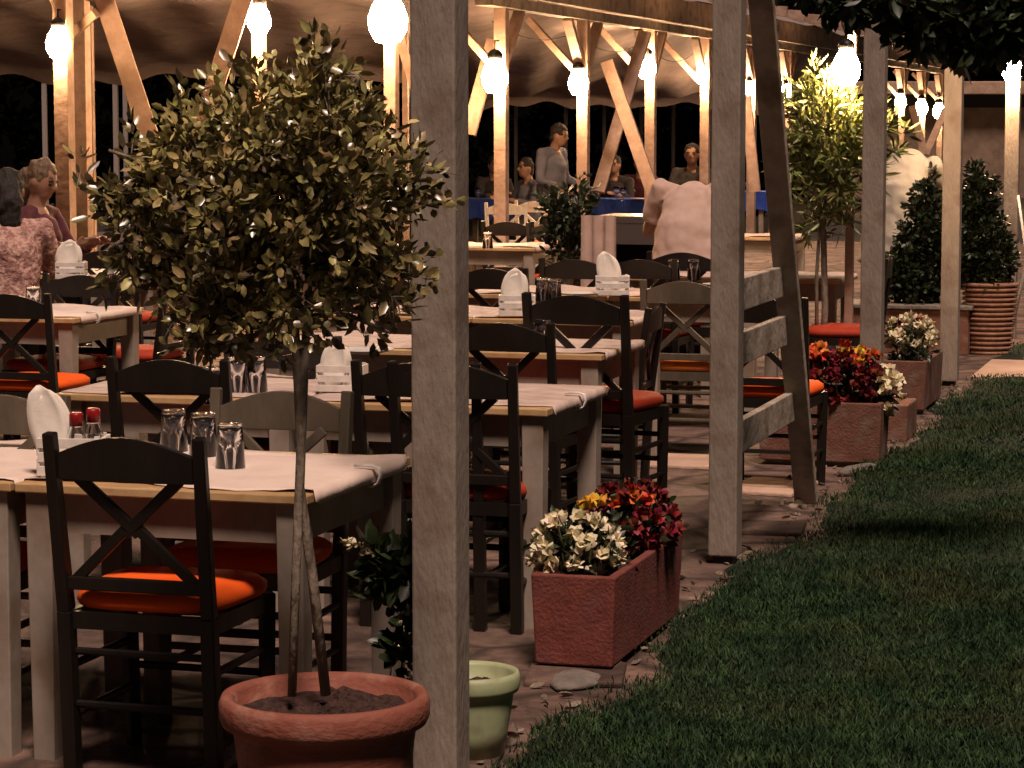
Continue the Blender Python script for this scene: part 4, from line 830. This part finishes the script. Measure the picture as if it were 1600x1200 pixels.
    lo = J.get('loose', 0); tr = MB(); tr.tube([hp + V((0, 0, .06 - lo * .5)), hp - V((0, 0, .06 + lo * .3))], [.15 - lo * .05, .155 - lo * .03], 14)
    for s, k in ((-1, 'L'), (1, 'R')):
        K, Ft = V(J['kn' + k]), V(J['ft' + k]); tr.tube([hp + V((s * .085, 0, -.03)), K, K * .1 + Ft * .9], [.095, .072, .062], 12); tr.ball(K, .077)
    tr.build('trousers', trousers, t, remesh=.016)
    return t
STAND = dict(head=(0, .03, 1.60), neck=(0, 0, 1.45), chest=(0, 0, 1.27), waist=(0, 0, 1.08), hip=(0, 0, .93), shL=(-.19, 0, 1.38), shR=(.19, 0, 1.38), elL=(-.25, .02, 1.1), elR=(.25, .02, 1.1), haL=(-.25, .15, .88), haR=(.25, .15, .88), knL=(-.1, .03, .5), knR=(.1, .03, .5), ftL=(-.11, 0, .08), ftR=(.11, 0, .08))
SIT = dict(head=(0, .06, 1.18), neck=(0, .02, 1.03), chest=(0, .0, .86), waist=(0, -.02, .66), hip=(0, -.03, .52), shL=(-.18, .0, .96), shR=(.18, .0, .96), elL=(-.24, .12, .74), elR=(.24, .12, .74), haL=(-.12, .36, .80), haR=(.14, .36, .80), knL=(-.12, .42, .5), knR=(.12, .42, .5), ftL=(-.12, .42, .08), ftR=(.12, .42, .08))
BEND = dict(head=(0, .56, 1.17), neck=(0, .40, 1.24), chest=(0, .22, 1.17), waist=(0, .07, 1.03), hip=(0, -.03, .93), shL=(-.17, .30, 1.22), shR=(.17, .30, 1.22), elL=(-.24, .42, 1.0), elR=(.2, .48, 1.0), haL=(-.26, .62, .98), haR=(.16, .68, 1.0), knL=(-.1, .03, .5), knR=(.1, .03, .5), ftL=(-.11, 0, .08), ftR=(.11, 0, .08), nod=-.9, loose=.36)
def mod(J, **k): r = dict(J); r.update(k); return r
def at_floor(x, Y): p = D(x, 195, Y); return Vector((p.x, p.y, 0))
person(at_floor(862, 28.6), R(-125), 'standing man with short dark hair in a mauve grey shirt', mod(STAND, head=(0, .10, 1.585), neck=(0, .04, 1.44), haL=(-.2, .36, 1.0), haR=(.22, .3, .98), yaw=R(10), nod=-.25), 'shirt_mauve', 'hair_dark')
person(at_floor(1074, 16.6), R(-12), 'waiter in a loose pink beige shirt bending over the counter, seen from behind', mod(BEND, head=(.03, .50, 1.16), neck=(.02, .30, 1.24), chest=(0, .16, 1.14), waist=(0, .05, 1.0), shL=(-.2, .2, 1.25), shR=(.2, .2, 1.25), elL=(-.29, .27, .98), haL=(-.31, .46, 1.06), elR=(.25, .35, 1.0)), 'shirt_pink', 'hair_dark', sc=1.02, sleeves='short')
person(at_floor(1400, 20.6), R(-30), 'person in a bright white shirt bending forward behind the dark shrub', mod(BEND, chest=(0, .2, 1.2)), 'shirt_white', 'hair_dark', sc=1.12)
person(at_floor(12, 15.6), R(15), 'dark haired guest in a patterned pink knit, seated at the left edge', SIT, 'knit_pink', 'hair_dark', sc=1.1, long=True)
person(at_floor(50, 17.6), R(-110), 'guest with light brown hair and dark wine top, seated at left', mod(SIT, nod=-.35), 'cloth_wine', 'hair_blond', sc=1.12, long=True)
person(at_floor(828, 31.2), R(120), 'seated guest in a pale top left of the standing man', SIT, 'shirt_white' if False else 'shirt_mauve', 'hair_dark')
person(at_floor(770, 33.5), R(200), 'seated guest in dark clothes behind the nearest pergola post', SIT, 'cloth_dark', 'hair_dark')
person(at_floor(962, 33.6), R(160), 'seated guest in dark clothes left of the crossed planks', SIT, 'cloth_dark', 'hair_dark')
person(at_floor(1000, 34.8), R(180), 'seated guest in a wine red top framed by the crossed planks', SIT, 'cloth_wine', 'hair_blond')
person(at_floor(1082, 33), R(170), 'guest in black seated far behind the waiter', mod(SIT), 'cloth_dark', 'hair_dark', sc=1.12)
